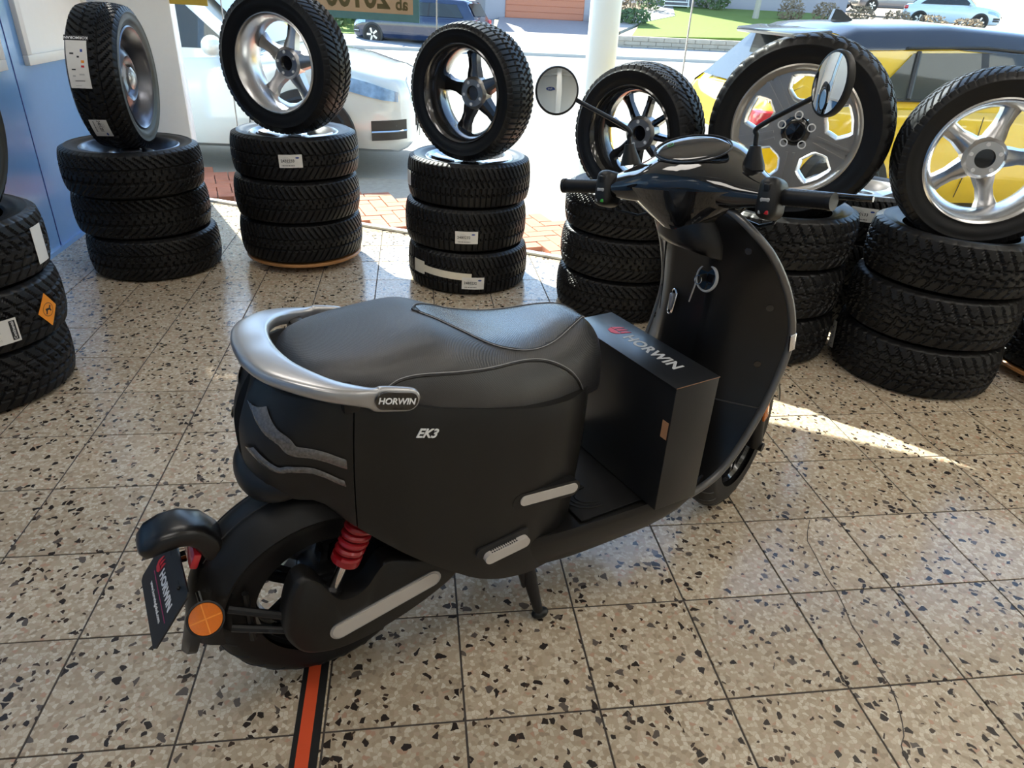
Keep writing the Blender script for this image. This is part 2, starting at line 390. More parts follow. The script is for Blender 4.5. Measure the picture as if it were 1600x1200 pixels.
# hairline crack running over several tiles
cr = [(2.612, 0.593), (2.578, 0.542), (2.555, 0.5), (2.547, 0.432), (2.535, 0.356), (2.534, 0.319), (2.536, 0.302), (2.525, 0.238), (2.51, 0.174), (2.512, 0.153), (2.504, 0.084), (2.502, 0.037), (2.503, 0.001), (2.49, -0.05), (2.471, -0.097), (2.455, -0.127), (2.435, -0.147), (2.426, -0.176), (2.42, -0.25)]
mb = MB()
for a, b in zip(cr, cr[1:]):
    wd = .0014; mb.add([(a[0]-wd, a[1], .0005), (a[0]+wd, a[1], .0005), (b[0]+wd, b[1], .0005), (b[0]-wd, b[1], .0005)], [(0, 1, 2, 3)])
mb.build('crack', 'grout', floor, smooth=0)
# walls
def wall(name, x0, y0, x1, y1, z0, z1, m, th=.1, **k):
    d = Vector((x1-x0, y1-y0, 0)).normalized(); n = Vector((d.y, -d.x, 0))*th
    p = [(x0, y0), (x1, y1), (x1+n.x, y1+n.y), (x0+n.x, y0+n.y)]
    return MB().prism(p, z0, z1).build(name, m, smooth=0, **k)
wl = wall('wall_left', XW, 4.30, XW, YS, -.1, ZC, 'wall_blue', kind='structure')
for y in (3.2, 1.95, .7, -.55):
    MB().box((XW+.0012, y, 1.2), (.003, .006, 2.4)).build('panel_joint', 'ink_blue', wl, smooth=0)
MB().box((XW+.008, -.35, .012), (.016, 9.2, .024)).build('baseboard_left', 'wall_blue', smooth=0, kind='structure')
def framed_window(name, y0, y1, z0, z1):
    r = MB(); t = .05
    for c, s in (((XW+.012, (y0+y1)/2, z0+t/2), (.03, y1-y0, t)), ((XW+.012, (y0+y1)/2, z1-t/2), (.03, y1-y0, t)),
                 ((XW+.012, y0+t/2, (z0+z1)/2), (.03, t, z1-z0-2*t)), ((XW+.012, y1-t/2, (z0+z1)/2), (.03, t, z1-z0-2*t))): r.box(c, s, .004)
    o = r.build(name, 'frame_white', kind='structure')
    MB().box((XW+.006, (y0+y1)/2, (z0+z1)/2), (.008, y1-y0-2*t, z1-z0-2*t)).build('pane', 'wall_white', o, smooth=0)  # opaque white: the pale reflection in the glass is put into the colour
framed_window('window_5', 3.33, 4.24, .95, 2.2); framed_window('window_6', 2.2, 3.10, .95, 2.2)
MB().box((-.347, 4.36, 1.475), (.494, .12, 3.15), .006).build('wall_pier', 'wall_white', kind='structure')
wall('wall_back', XW, YS, XE, YS, -.1, ZC, 'wall_white', kind='structure')
wall('wall_right', XE, YS, XE, 1.9, -.1, ZC, 'wall_white', kind='structure')
MB().prism(room, ZC, ZC+.1).build('ceiling', 'ceiling_white', smooth=0, kind='structure')
def outward(i):
    a, b = FP[i], FP[i+1]; d = Vector((b[0]-a[0], b[1]-a[1])).normalized(); return Vector((-d.y, d.x)), d
# roof beam above the glass
for i in range(len(FP)-1):
    a, b = FP[i], FP[i+1]; n, d = outward(i)
    MB().prism([(a[0]-n.x*.06, a[1]-n.y*.06), (b[0]-n.x*.06, b[1]-n.y*.06), (b[0]+n.x*.1, b[1]+n.y*.1), (a[0]+n.x*.1, a[1]+n.y*.1)], 2.62, 3.05).build('trim_%d' % (i+1), 'frame_white', smooth=0, kind='structure')
    o = MB().prism([(a[0]-n.x*.012, a[1]-n.y*.012), (b[0]-n.x*.012, b[1]-n.y*.012), (b[0]+n.x*.03, b[1]+n.y*.03), (a[0]+n.x*.03, a[1]+n.y*.03)], -.05, .016).build('window_%d' % (i+1) if i < 4 else 'window_7', 'alu', smooth=0, kind='structure')
    MB().prism([(a[0]+n.x*.006, a[1]+n.y*.006), (b[0]+n.x*.006, b[1]+n.y*.006), (b[0]+n.x*.014, b[1]+n.y*.014), (a[0]+n.x*.014, a[1]+n.y*.014)], .016, 2.62).build('pane', 'pane_glass', o, smooth=0)
    if 0 < i: MB().box((a[0]+n.x*.004, a[1]+n.y*.004, 1.32), (.007, .007, 2.6)).build('glass_joint', 'joint_white', o, smooth=0)  # leftmost strip stands in for a thin white reflection line
# unseen ceiling panels, added to fill the room with light
def fill_panel(x, y, lab):
    t = thing('ceiling_light', lab, 'light', (x, y, ZC-.03), group='added ceiling fill panels')
    fr = MB()
    for c, s in (((0, .31, 0), (1.26, .04, .05)), ((0, -.31, 0), (1.26, .04, .05)), ((.61, 0, 0), (.04, .58, .05)), ((-.61, 0, 0), (.04, .58, .05))): fr.box(c, s)
    fr.build('frame', 'frame_white', t); MB().box((0, 0, .005), (1.18, .58, .012)).build('diffuser', 'fill_panel_white', t)
    l = bpy.data.lights.new('panel', 'AREA'); l.shape = 'RECTANGLE'; l.size = 1.15; l.size_y = .55; l.energy = FILL_POWER; l.color = (1, .88, .74)
    o = bpy.data.objects.new('panel_fill', l); COL.objects.link(o); o.parent = t; o.location = (0, 0, -.03)
for k, (x, y) in enumerate([(1.2, -2.6), (3.8, -2.6), (6.4, -2.6), (.8, -.6), (3.4, -.4), (6.2, -.2), (1.0, 1.5), (4.0, .9)]):
    fill_panel(x, y, 'square white ceiling panel light in a thin frame')
MB().box((1.62, -3.4, 1.47), (.26, .26, 3.2), .01).build('wall_column', 'wall_white', kind='structure')
for k in range(4): MB().box((3.7, -4.4+k*1.5, 2.97), (8.5, .14, .18), .005).build('trim_%d' % (10+k), 'ceiling_white', kind='structure')
sg_ = thing('oval_sign', 'blue oval sign with white script on the back wall of the showroom', 'sign', (.95, -4.985, 2.2))
MB().lathe([(0, .02), (1, .02), (1.03, 0)], 48, Matrix.Rotation(-math.pi/2, 4, 'X') @ Matrix.Diagonal((.33, .13, 1, 1))).build('border', 'ink_white', sg_)
MB().lathe([(0, .026), (1, .025), (1.0, .0)], 48, Matrix.Rotation(-math.pi/2, 4, 'X') @ Matrix.Diagonal((.31, .115, 1, 1))).build('panel', 'ink_blue', sg_)
v, f = text_polys('Ford', .17, .002, .002, shear=.2); MB().add([(-p.x, .03+p.z, p.y) for p in v], f).build('lettering', 'ink_white', sg_, smooth=0)
# two-colour tape stuck on the floor
tp = thing('floor_tape', 'black floor tape with a bright orange-red centre stripe under the rear wheel', 'tape', (1.166, -.42, 0))
MB().box((0, 0, .0007), (.056, 1.22, .0010)).build('black_band', 'tape_black', tp, smooth=0)
MB().box((-.003, 0, .0014), (.027, 1.22, .0006)).build('red_stripe', 'tape_red', tp, smooth=0, label='orange-red stripe')
# ------------------------------------------------------------------ outside ground
def strip(name, pts, z, m, **k):
    """flat or sloping ground polygon with its own heights"""
    v = [(x, y, zz) for (x, y), zz in zip(pts, z)]; n = len(v); lo = [(x, y, zz-.12) for x, y, zz in v]
    return MB().loft([lo, v], (False, True)).build(name, m, smooth=0, kind='structure', **k)
pav = [(x+.03*.46, y+.03*.89) for x, y in FP]
strip('pavement', [(-6, 4.5)]+[(-.1, 4.42)]+pav[1:]+[(12, 1.6), (12, 5.2), (5.5, 4.1), (2.6, 5.2), (-6, 6.0)], [-.055]*(len(FP)+6), 'setts')
strip('forecourt', [(-30, 5.6), (2.6, 5.0), (5.5, 3.9), (45, 3.0), (45, 24.4), (-30, 24.4)], [-.06, -.058, -.058, -.058, -.3, -.3], 'asphalt')
# red paving bricks in a herringbone bond along the glass
pave = bpy.data.objects['pavement']; bs = .105; bm_ = MB().box((0, 0, 0), (2*bs-.006, bs-.006, .04), .003, seg=1).build('brick', 'brick_red', smooth=0); bme = bm_.data; bpy.data.objects.remove(bm_)
cnt = 0; ca, sa = math.cos(R_(15)), math.sin(R_(15))
for c in range(-40, 60):
    for r in range(-40, 60):
        m4 = (c-r) % 4
        if m4 == 0: x, y, rz = (c+1)*bs, (r+.5)*bs, 0
        elif m4 == 3: x, y, rz = (c+.5)*bs, (r+1)*bs, math.pi/2
        else: continue
        X, Y = 1.4+x*ca-y*sa, 4.0+x*sa+y*ca
        if not (-.35 < X < 3.0): continue
        i = 0 if X < 1.553 else 2
        a = FP[1] if X < 1.553 else FP[2]; b = FP[2] if X < 1.553 else FP[3]
        dd = Vector((b[0]-a[0], b[1]-a[1])).normalized(); dist = (Vector((X, Y))-Vector(a)).dot(Vector((-dd.y, dd.x)))
        if dist < .145 or dist > .88 or cnt > 296: continue
        if X < -.05 and Y < 4.55: continue
        cnt += 1; o = put('brick', bme, pave, (X, Y, -.038+random.uniform(-.0015, .0015))); o.rotation_euler = (random.uniform(-.006, .006), random.uniform(-.006, .006), rz+R_(15))
# round steel column outside
co = thing('column', 'tall round pale-painted steel column standing on the pavement outside the glass', 'column', (2.99, 5.38, -.06))
MB().lathe([(0, 0), (.128, 0), (.128, 3.9), (0, 3.9)], 40).build('shaft', 'column_paint', co)
MB().lathe([(0, 0), (.17, 0), (.17, .02), (.13, .03), (0, .03)], 40).build('base_ring', 'column_paint', co)
# the far side of the street
strip('far_kerb', [(-30, 24.4), (45, 24.4), (45, 24.62), (-30, 24.62)], [-.2]*4, 'kerb')
strip('far_pavement', [(-30, 24.6), (45, 24.6), (45, 27.2), (-30, 27.2)], [-.22, -.22, -.02, -.02], 'asphalt_far')
strip('driveway', [(4.3, 27.1), (8.9, 27.1), (9.3, 33.2), (5.2, 33.2)], [-.03, -.03, .6, .6], 'driveway')
strip('side_garden', [(3.6, 27.2), (4.3, 27.2), (5.3, 36), (4.2, 36)], [0, 0, .7, .7], 'path_stone')
strip('side_lawn', [(-8, 27.2), (3.6, 27.2), (4.2, 36), (-8, 36)], [0, 0, .9, .9], 'grass')
strip('lawn', [(9.5, 27.3), (22, 27.3), (22, 38), (14.5, 38), (13.4, 34.2), (11.0, 31.5)], [.31, .62, 1.36, 1.36, .95, .66], 'grass')
strip('garden_path', [(9.4, 28.6), (11.0, 31.5), (13.4, 34.2), (14.5, 38), (13.6, 38), (11.6, 34.6), (9.5, 31.6)], [.42, .675, .97, 1.38, 1.38, .95, .66], 'path_stone')
strip('flower_bed', [(8.95, 27.6), (9.4, 28.6), (9.5, 31.6), (11.6, 34.6), (13.6, 38), (9.5, 38)], [.30, .42, .66, .95, 1.38, 1.38], 'soil')
rw = tag(MB().box((15.4, 27.12, .1), (13.2, .3, .44), .02).build('retaining_wall', 'block_wall'), 'low retaining wall of pale sandstone blocks along the far pavement', 'wall')
for k in range(3):
    for q in range(22):
        MB().box((9.15+q*.6+(.3 if k % 2 else 0), 26.955, -.045+k*.135), (.585, .05, .125), .012, seg=1).build('block', 'block_wall', rw, smooth=0)
strip('upper_road', [(22, 27.3), (60, 27.3), (60, 60), (22, 60)], [.62, 1.0, 2.3, 1.9], 'road_sand')
# ------------------------------------------------------------------ houses and garden opposite
g = thing('garage', 'grey garage with a wide orange-brown door at the top of the driveway', 'garage', (7.17, 33.2, .58))
MB().box((0, 3, 1.6), (5.2, 6, 3.4), .02).build('wall', 'house_wall', g); MB().box((0, 2.9, 3.4), (5.6, 6.6, .22), .02).build('roof', 'roof_tile', g)
dr = MB().box((0, -.03, 1.12), (3.46, .06, 2.24), .01).build('door', 'garage_orange', g)
for k in range(9): MB().box((0, -.07, .14+k*.245), (3.4, .02, .225), .006, seg=1).build('door_panel', 'garage_orange', dr, smooth=0)
h = thing('house', 'grey house with a white stair railing behind the lawn', 'house', (18.6, 38.4, 1.3))
MB().box((0, 4, 4.2), (11, 8, 8.6), .03).build('wall', 'house_wall', h); MB().box((0, 4, 8.6), (11.8, 9, .4), .05).build('roof', 'roof_tile', h)
for k in range(4):
    f = MB().box((-4.2+k*2.8, -.02, 2.2), (1.2, .08, 1.3), .01).build('window', 'frame_white', h); MB().box((-4.2+k*2.8, -.07, 2.2), (1.04, .03, 1.14)).build('pane', 'car_glass', f)
h2 = thing('house', 'tall pale house to the left of the driveway behind the parked blue wagon', 'house', (-4.5, 36.5, .8))
MB().box((0, 3.5, 3.3), (13, 7, 6.8), .03).build('wall', 'house_wall', h2); MB().box((0, 3.5, 6.9), (13.8, 8, .4), .05).build('roof', 'roof_tile', h2)
for k in range(4):
    f = MB().box((-4.6+k*3.0, -.02, 1.7), (1.2, .08, 1.3), .01).build('window', 'frame_white', h2); MB().box((-4.6+k*3.0, -.07, 1.7), (1.04, .03, 1.14)).build('pane', 'car_glass', f)
st = thing('garden_stairs', 'white slatted garden stair and rail in front of the grey house', 'stairs', (14.4, 37.2, 1.28))
for k in range(5): MB().box((0, .18*k, .09+.17*k), (1.3, .3, .05), .005, seg=1).build('step', 'frame_white', st, smooth=0)
for s in (-.62, .62):
    for k in range(3): MB().box((s, .3*k, .45+.25*k), (.05, .05, .9)).build('post', 'frame_white', st, smooth=0)
    MB().tube([(s, -.1, .8), (s, .8, 1.5)], .03).build('rail', 'frame_white', st)
def shrub(x, y, z, r, h, m, name, lab, n=260, seed=1, cat='shrub', grp=None, stem=True):
    rnd = random.Random(seed); t = thing(name, lab, cat, (x, y, z), group=grp); mb = MB()
    for k in range(n):
        a = rnd.uniform(0, 6.283); q = rnd.random()**.45; zz = rnd.random(); rad = r*q*math.sqrt(max(.05, 1-(zz-.45)**2*2.2))
        p = Vector((rad*math.cos(a), rad*math.sin(a), h*(.08+.92*zz))); s = r*rnd.uniform(.10, .2); d1 = Vector((rnd.gauss(0, 1), rnd.gauss(0, 1), rnd.gauss(0, 1))).normalized(); d2 = d1.orthogonal().normalized()
        mb.add([p-d1*s, p+d2*s*.5, p+d1*s, p-d2*s*.5], [(0, 1, 2, 3)])
    mb.build('foliage', m, t, smooth=0)
    if stem:
        b = MB()
        for k in range(5): a = rnd.uniform(0, 6.28); b.tube([(0, 0, -.05), (.3*r*math.cos(a), .3*r*math.sin(a), h*.4), (.75*r*math.cos(a), .75*r*math.sin(a), h*.85)], [.03*r, .02*r, .006*r], 6)
        b.build('stems', 'bark', t)
    return t
shrub(11.0, 34.4, .8, .8, 1.0, 'hedge_brown', 'shrub', 'bare reddish-brown shrub in the flower bed beside the garage', seed=2, grp='garden shrubs')
shrub(12.7, 36.0, 1.1, .75, 1.1, 'leaf', 'shrub', 'low leafy green shrub in the flower bed', seed=3, grp='garden shrubs')
shrub(10.6, 31.2, .62, .75, .55, 'leaf', 'ground_cover', 'low green ground cover at the edge of the flower bed', seed=4, grp='garden shrubs')
shrub(16.2, 37.2, 1.3, .95, .9, 'leaf', 'shrub', 'dark green round bush against the grey house', seed=5, grp='garden shrubs')
shrub(-1.6, 29.6, .1, 1.5, 1.5, 'leaf', 'shrub', 'grey-green bush on the grass behind the blue wagon', seed=6, grp='garden shrubs')
shrub(1.6, 30.4, .3, 1.4, 1.7, 'hedge_brown', 'shrub', 'bare brown bush behind the bonnet of the blue wagon', seed=8, grp='garden shrubs')
hd = [(18.6, 33.5, 1.05), (19.8, 32.6, 1.0), (21.0, 31.7, 1.0), (22.2, 30.9, .95), (23.4, 30.2, .9), (24.6, 29.6, .9)]
for k, (x, y, z) in enumerate(hd): shrub(x, y, z-.1, .60, .95-.06*k, 'hedge_brown', 'hedge_bush', 'dry brown hedge bush in the row beside the lawn', n=360, seed=20+k, grp='hedge bushes beside the lawn')
tr = thing('tree', 'slim young tree with a pale trunk on the lawn', 'tree', (17.0, 33.6, 1.0))
MB().tube([(0, 0, -.1), (.03, 0, .8), (-.05, .05, 2.2), (.1, 0, 3.4)], [.15, .12, .09, .05], 10).build('trunk', 'bark', tr)
for k in range(5): a = k*1.256; MB().tube([(0, 0, 1.3+.3*k), (.5*math.cos(a), .5*math.sin(a), 2.1+.3*k), (1.1*math.cos(a), 1.1*math.sin(a), 2.8+.3*k)], [.05, .03, .012], 6).build('branch', 'bark', tr)
#WHEELS
# ------------------------------------------------------------------ wheels and tyres
TYRES = {}
def tyre_mesh(kind, W=.215, R=.33, rim=.222):
    key = (kind, W, R, rim)
    if key in TYRES: return TYRES[key]
    pitch, amp, gw, rows, p, asym = {'v_fine': (64, 1.5, .26, (.30,), 1.25, 0), 'v_bold': (46, 1.25, .24, (.26, .62), 1.1, 0), 'wavy': (70, .8, .28, (.42,), 1.0, .7),
                              'v_soft': (54, 2.0, .2, (.34, .36), 1.6, 0), 'block': (42, .9, .24, (.2, .58), 1.2, .15)}[kind]
    spp = 8; nu = pitch*spp; nv = 27; mb = MB(); hh = R-rim
    side = [(rim-.006, -.40), (rim+.004, -.435), (rim+.012, -.428), (rim+.25*hh, -.475), (rim+.45*hh, -.499), (rim+.62*hh, -.496), (rim+.64*hh, -.505), (rim+.67*hh, -.494), (R-.026, -.468), (R-.012, -.440)]
    prof = [(r, z*W, None) for r, z in side]
    for k in range(nv):
        v = -1+2*k/(nv-1); prof.append((R-.0095*abs(v)**2.6, v*.405*W, v))
    prof += [(r, -z*W, None) for r, z in reversed(side)]
    m = len(prof); V = []; F = []
    for i in range(nu):
        a = 2*math.pi*i/nu; ca, sa = math.cos(a), math.sin(a); u = i/spp
        for r, z, v in prof:
            if v is not None:
                av = abs(v); half = 0 if v < 0 else .5
                s = (u+amp*av**p+asym*v+half) % 1.0; d = 0
                if s < gw and av > .07: d = .0085
                for rr in rows:
                    if abs(av-rr+.02*math.sin(u*2*math.pi)) < .042: d = .0085
                if av > .9: d *= .8
                r = r-d
            elif r > R-.03:
                s = (u+amp+(0 if z < 0 else .5)+asym*(1 if z > 0 else -1)) % 1.0
                if s < gw*.9: r -= .004
            V.append((r*ca, r*sa, z))
    for i in range(nu):
        i2 = (i+1) % nu
        for j in range(m-1): F.append((i*m+j, i2*m+j, i2*m+j+1, i*m+j+1))
    me = bpy.data.meshes.new('tyre'); me.from_pydata(V, [], F); me.materials.append(MATS['rubber']); me.materials.append(MATS['rubber_side'])
    ns = len(side); mi = []; sm = []
    for i in range(nu):
        for j in range(m-1):
            t = ns-2 <= j < ns+nv; mi.append(0 if t else 1); sm.append(not t)
    me.polygons.foreach_set('material_index', mi); me.polygons.foreach_set('use_smooth', sm); me.update()
    TYRES[key] = me; return me
def sector_cover(mb, n, hole, r0, r1, z0, z1, mi=0, bevel=.012):
    """wheel face with n openings; hole = polygon (r, tangential) for one opening"""
    K = 24
    for k in range(n):
        a0 = 2*math.pi*(k+.5)/n; half = math.pi/n
        cx = sum(p[0] for p in hole)/len(hole)
        def resample(poly):
            L = [(Vector(b)-Vector(a)).length for a, b in zip(poly, poly[1:]+poly[:1])]; tot = sum(L); outp = []
            for q in range(K):
                d = tot*q/K; i = 0
                while d > L[i]: d -= L[i]; i += 1
                A, B = Vector(poly[i]), Vector(poly[(i+1) % len(poly)]); outp.append(A+(B-A)*d/L[i])
            return outp
        hp = resample(hole)
        outer = []
        for p in hp:   # shoot from the hole's middle to the cell border
            d = (p-Vector((cx, 0))); d = d/d.length; t = .001
            while True:
                q = Vector((cx, 0))+d*t; rr = q.length; an = math.atan2(q.y, q.x)
                if rr >= r1 or rr <= r0 or abs(an) >= half: break
                t += .0015
            outer.append(q)
        def W(q, z): return (q.x*math.cos(a0)-q.y*math.sin(a0), q.x*math.sin(a0)+q.y*math.cos(a0), z)
        inn = [Vector((cx, 0))+(p-Vector((cx, 0)))*(1-bevel/(p-Vector((cx, 0))).length) for p in hp]
        mb.loft([[W(q, z1) for q in outer], [W(q, z1) for q in hp]], (False, False), mi=mi)
        mb.loft([[W(q, z1) for q in hp], [W(q, z1-.018) for q in inn], [W(q, z0) for q in inn]], (False, False), mi=mi+1)
        mb.loft([[W(q, z0) for q in inn], [W(q, z0) for q in outer]], (False, False), mi=mi)
RIMS = {}
def rim_parts(style, rim=.222, W=.215):
    """(name, mesh, [sub-parts]) for a wheel's rim; spokes sit at the outer (+z) face"""
    key = (style, rim, W)
    if key in RIMS: return RIMS[key]
    S = {'silver5': ('alloy_silver', 'alloy_silver', 5), 'dark5': ('alloy_dark', 'alloy_dark', 5), 'black8': ('alloy_black', 'alloy_black', 8), 'polish5': ('alloy_polish', 'alloy_polish', 5), 'cover5': ('alloy_cover', 'alloy_cover', 5), 'steel': ('steel_rim', 'steel_rim', 0)}[style]
    def tmp(mb, name, m, sm=35):
        o = mb.build(name, m, smooth=sm); me = o.data; bpy.data.objects.remove(o); return me
    z = W*.44
    prof = [(rim+.010, z), (rim+.004, z+.004), (rim-.004, z-.002), (rim-.010, z*.82), (rim-.022, z*.62), (rim-.032, z*.2), (rim-.030, -z*.3), (rim-.016, -z*.74), (rim-.010, -z*.84), (rim-.004, -z+.002), (rim+.004, -z-.004), (rim+.010, -z),
            (rim+.004, -z*.8), (rim-.008, -z*.7), (rim-.022, -z*.25), (rim-.024, z*.2), (rim-.014, z*.6), (rim-.002, z*.8)]
    barrel = tmp(MB().lathe(prof, 72, loop=True), 'rim', S[1]); subs = []
    zf = z*.55; bar = rim-.024
    if style == 'steel':
        d = MB().lathe([(.03, .0), (.07, .012), (.085, .035), (.10, .042), (.125, .03), (.15, .012), (bar, -.01), (bar, -.014), (.15, .007), (.1, .036), (.085, .028), (.06, .004), (.03, -.006)], 48, Matrix.Translation((0, 0, zf-.03)))
        subs.append(('disc', tmp(d, 'disc', 'steel_rim')))
        cap = MB().lathe([(0, .014), (.03, .012), (.05, 0), (.05, -.012)], 32, Matrix.Translation((0, 0, zf+.02))); subs.append(('hub_cap', tmp(cap, 'hub_cap', 'silver_satin')))
    elif style == 'cover5':
        mb = MB(); hole = [(.098, -.028), (.098, .028), (.135, .062), (.19, .055), (.198, 0), (.19, -.055), (.135, -.062)]
        hole = [(a*rim/.222, b*rim/.222) for a, b in hole]
        sector_cover(mb, 5, hole, .045, rim-.001, zf-.035, zf+.012)
        subs.append(('face', tmp(mb, 'face', ['alloy_cover', 'alloy_polish'])))
        for s in (-1, 1):
            rib = tmp(MB().prism([(.085, s*.014-.006), (rim*.93, s*.02-.006), (rim*.93, s*.02+.004), (.085, s*.014+.004)], zf+.010, zf+.017), 'rib', 'alloy_cover')
            for k in range(5): subs.append(('rib', rib, 2*math.pi*k/5))
        hub = MB().lathe([(0, zf+.03), (.034, zf+.028), (.040, zf+.02), (.047, zf+.014), (.058, zf+.0125), (.058, zf-.03), (0, zf-.03)], 32); subs.append(('hub_cap', tmp(hub, 'hub_cap', 'gloss_black')))
        for k in range(5):
            a = 2*math.pi*(k+.5)/5; c = MB().lathe([(0, zf+.008), (.0125, zf+.008), (.0125, zf+.016), (.017, zf+.016), (.017, zf+.005)], 16, Matrix.Translation((.062*math.cos(a), .062*math.sin(a), 0)))
            subs.append(('lug_seat', tmp(c, 'lug_seat', 'ink_white')))
    else:
        n = S[2]; wid = {5: (.046, .031, .044), 8: (.021, .016, .026)}[n]
        sp = MB(); r0, r1, r2 = .062, .125, bar+.004
        rings = []
        for r, wd, zz, th in ((r0-.012, wid[0], zf-.01, .034), (.09, wid[0]*.85, zf-.004, .034), (r1, wid[1], zf+.004, .03), (.165*rim/.222, wid[1]*1.05, zf+.008, .028), (r2, wid[2], zf+.014, .034)):
            rings.append([(r, -wd, zz+th/2), (r, -wd*.55, zz+th*.62), (r, wd*.55, zz+th*.62), (r, wd, zz+th/2), (r, wd*.8, zz-th/2), (r, wd*.3, zz-th*.75), (r, -wd*.3, zz-th*.75), (r, -wd*.8, zz-th/2)])
        sp.loft(rings); sm = tmp(sp, 'spoke', S[0], 30)
        for k in range(n): subs.append(('spoke', sm, 2*math.pi*k/n))
        hb = MB().lathe([(.036, zf-.042), (.064, zf-.042), (.070, zf-.036), (.078, zf-.030), (.080, zf+.016), (.05, zf+.022), (.036, zf+.018)], 48, loop=True)
        subs.append(('hub', tmp(hb, 'hub', 'hub_grey' if style != 'polish5' and style != 'silver5' else S[0])))
        cp = MB().lathe([(0, zf+.004), (.036, zf+.004), (.036, zf-.030), (0, zf-.030)], 28); subs.append(('hub_cap', tmp(cp, 'hub_cap', 'gloss_black')))
        for k in range(5):
            a = 2*math.pi*(k+.5)/5+.3; c = MB().lathe([(0, zf-.0432), (.0078, zf-.0432), (.0078, zf-.03)], 14, Matrix.Translation((.053*math.cos(a), .053*math.sin(a), 0)))
            subs.append(('lug_hole', tmp(c, 'lug_hole', 'ink_white')))  # white discs stand in for light seen through the holes
        vs_ = MB().tube([(bar-.0, .03, -.02), (bar-.035, .035, -.028)], .004, 8); subs.append(('valve', tmp(vs_, 'valve', 'plastic_dark')))
    RIMS[key] = (barrel, subs); return RIMS[key]
def wheel(label, loc, kind, rimstyle=None, rot=None, rz=0, R=.33, W=.215, rim=.222, group=None, cat=None, name=None):
    t = thing(name or ('wheel' if rimstyle else 'tyre'), label, cat or ('wheel' if rimstyle else 'tyre'), loc, rz, group, rot)
    put('tyre_body' if not rimstyle else 'tyre', tyre_mesh(kind, W, R, rim), t)
    if rimstyle:
        b, subs = rim_parts(rimstyle, rim, W); r = put('rim', b, t)
        for s in subs:
            o = put(s[0], s[1], r)
            if len(s) > 2: o.rotation_euler = (0, 0, s[2])
    return t
def face_rot(az, back, lean=0, spin=0):
    """turn a wheel upright so that its chosen face looks along azimuth az"""
    n = Vector((math.cos(R_(az))*math.cos(R_(lean)), math.sin(R_(az))*math.cos(R_(lean)), math.sin(R_(lean)))); z = -n if back else n
    up = Vector((0, 0, 1)); x = (up-up.dot(z)*z).normalized(); y = z.cross(x)
    M = Matrix((x, y, z)).transposed(); return (M @ Matrix.Rotation(R_(spin), 3, 'Z')).to_euler()
def wrap(pts, R, a0, zc, rot=0, off=0):
    c, s = math.cos(rot), math.sin(rot); outp = []
    for p in pts:
        x, y = p[0]*c-p[1]*s, p[0]*s+p[1]*c; a = a0+x/R; r = R+off+(p[2] if len(p) > 2 else 0); outp.append((r*math.cos(a), r*math.sin(a), zc+y))
    return outp
def patch(mb, R, a0, zc, poly_w, poly_h, rot=0, off=.002, mi=0, n=10):
    v = []; f = []
    for k in range(n+1):
        for y in (-.5, .5): v.append(((k/n-.5)*poly_w, y*poly_h))
    for k in range(n): f.append((2*k, 2*k+2, 2*k+3, 2*k+1))
    a = wrap(v, R, a0, zc, rot, off); b = wrap(v, R, a0, zc, rot, off-.001); m = len(a)
    mb.add(a, f, mi); mb.add(b, [tuple(reversed(q)) for q in f], mi); return mb
def put_text(mb, body, size, R, a0, zc, dx, dy, rot=0, off=.0026, mi=1, bold=0):
    v, f = text_polys(body, size, 0, bold); c, s = math.cos(rot), math.sin(rot)
    mb.add(wrap([(p.x+dx, p.y+dy) for p in v], R, a0, zc, rot, off), f, mi)
def stock_label(tyre, R, a0, zc, number, rot=0, wd=.115, ht=.064):
    """white stock tag: number, small print, bar code, blue oval"""
    mb = MB(); patch(mb, R, a0, zc, wd, ht, rot, .003)
    put_text(mb, number, .019, R, a0, zc, -.014, .001, rot, .0036, 1, .0004)
    for dy, l in ((.014, .03), (.010, .02), (-.008, .026)): patch(mb, R, a0, zc, .0001, .0001, rot, .003)
    def bar(dx, dy, bw, bh, mi): 
        c, s = math.cos(rot), math.sin(rot); pts = [(dx-bw/2, dy-bh/2), (dx+bw/2, dy-bh/2), (dx+bw/2, dy+bh/2), (dx-bw/2, dy+bh/2)]
        mb.add(wrap(pts, R, a0, zc, rot, .0036), [(0, 1, 2, 3)], mi)
    bar(-.018, .0125, .032, .0022, 3); bar(-.02, .0185, .02, .0016, 3); bar(-.012, -.0105, .022, .0016, 3)
    for k in range(14): bar(-.043+k*.0046, -.0215, .0018+.0016*((k*7) % 3)/2, .005, 1)
    pts = [(.034+.0095*math.cos(q*.5236), .0165+.0042*math.sin(q*.5236)) for q in range(12)]
    mb.add(wrap(pts, R, a0, zc, rot, .0036), [tuple(range(12))], 2)
    return mb.build('stock_label', ['paper_white', 'ink_black', 'ink_blue', 'ink_grey'], tyre, smooth=60, label='white paper stock label with number and bar code')
def to_cam(x, y): return math.degrees(math.atan2(CAM.y-y, CAM.x-x))
W_ = .215
ORD = ['bottom', 'middle', 'top']
def stack(x, y, kind, desc, R=.33, W_=.215, z0=0, offs=((0, 0), (0, 0), (0, 0)), top_rim=None, rzs=(0, 40, 80), rim=.222, n=3):
    res = []
    for k in range(n):
        t = wheel('%s of three flat-lying black tyres %s' % (ORD[k], desc), (x+offs[k][0], y+offs[k][1], z0+W_*(1.012*k+.507)), kind, top_rim if k == n-1 else None, rz=R_(rzs[k]), R=R, W=W_, rim=rim, group='tyres lying flat in stacks', cat='tyre', name='stacked_tyre')
        res.append(t)
    return res
def lab(tyre, world_az, R, zc, number, rot=0): return stock_label(tyre, R, R_(world_az)-tyre.rotation_euler.z, zc, number, rot)
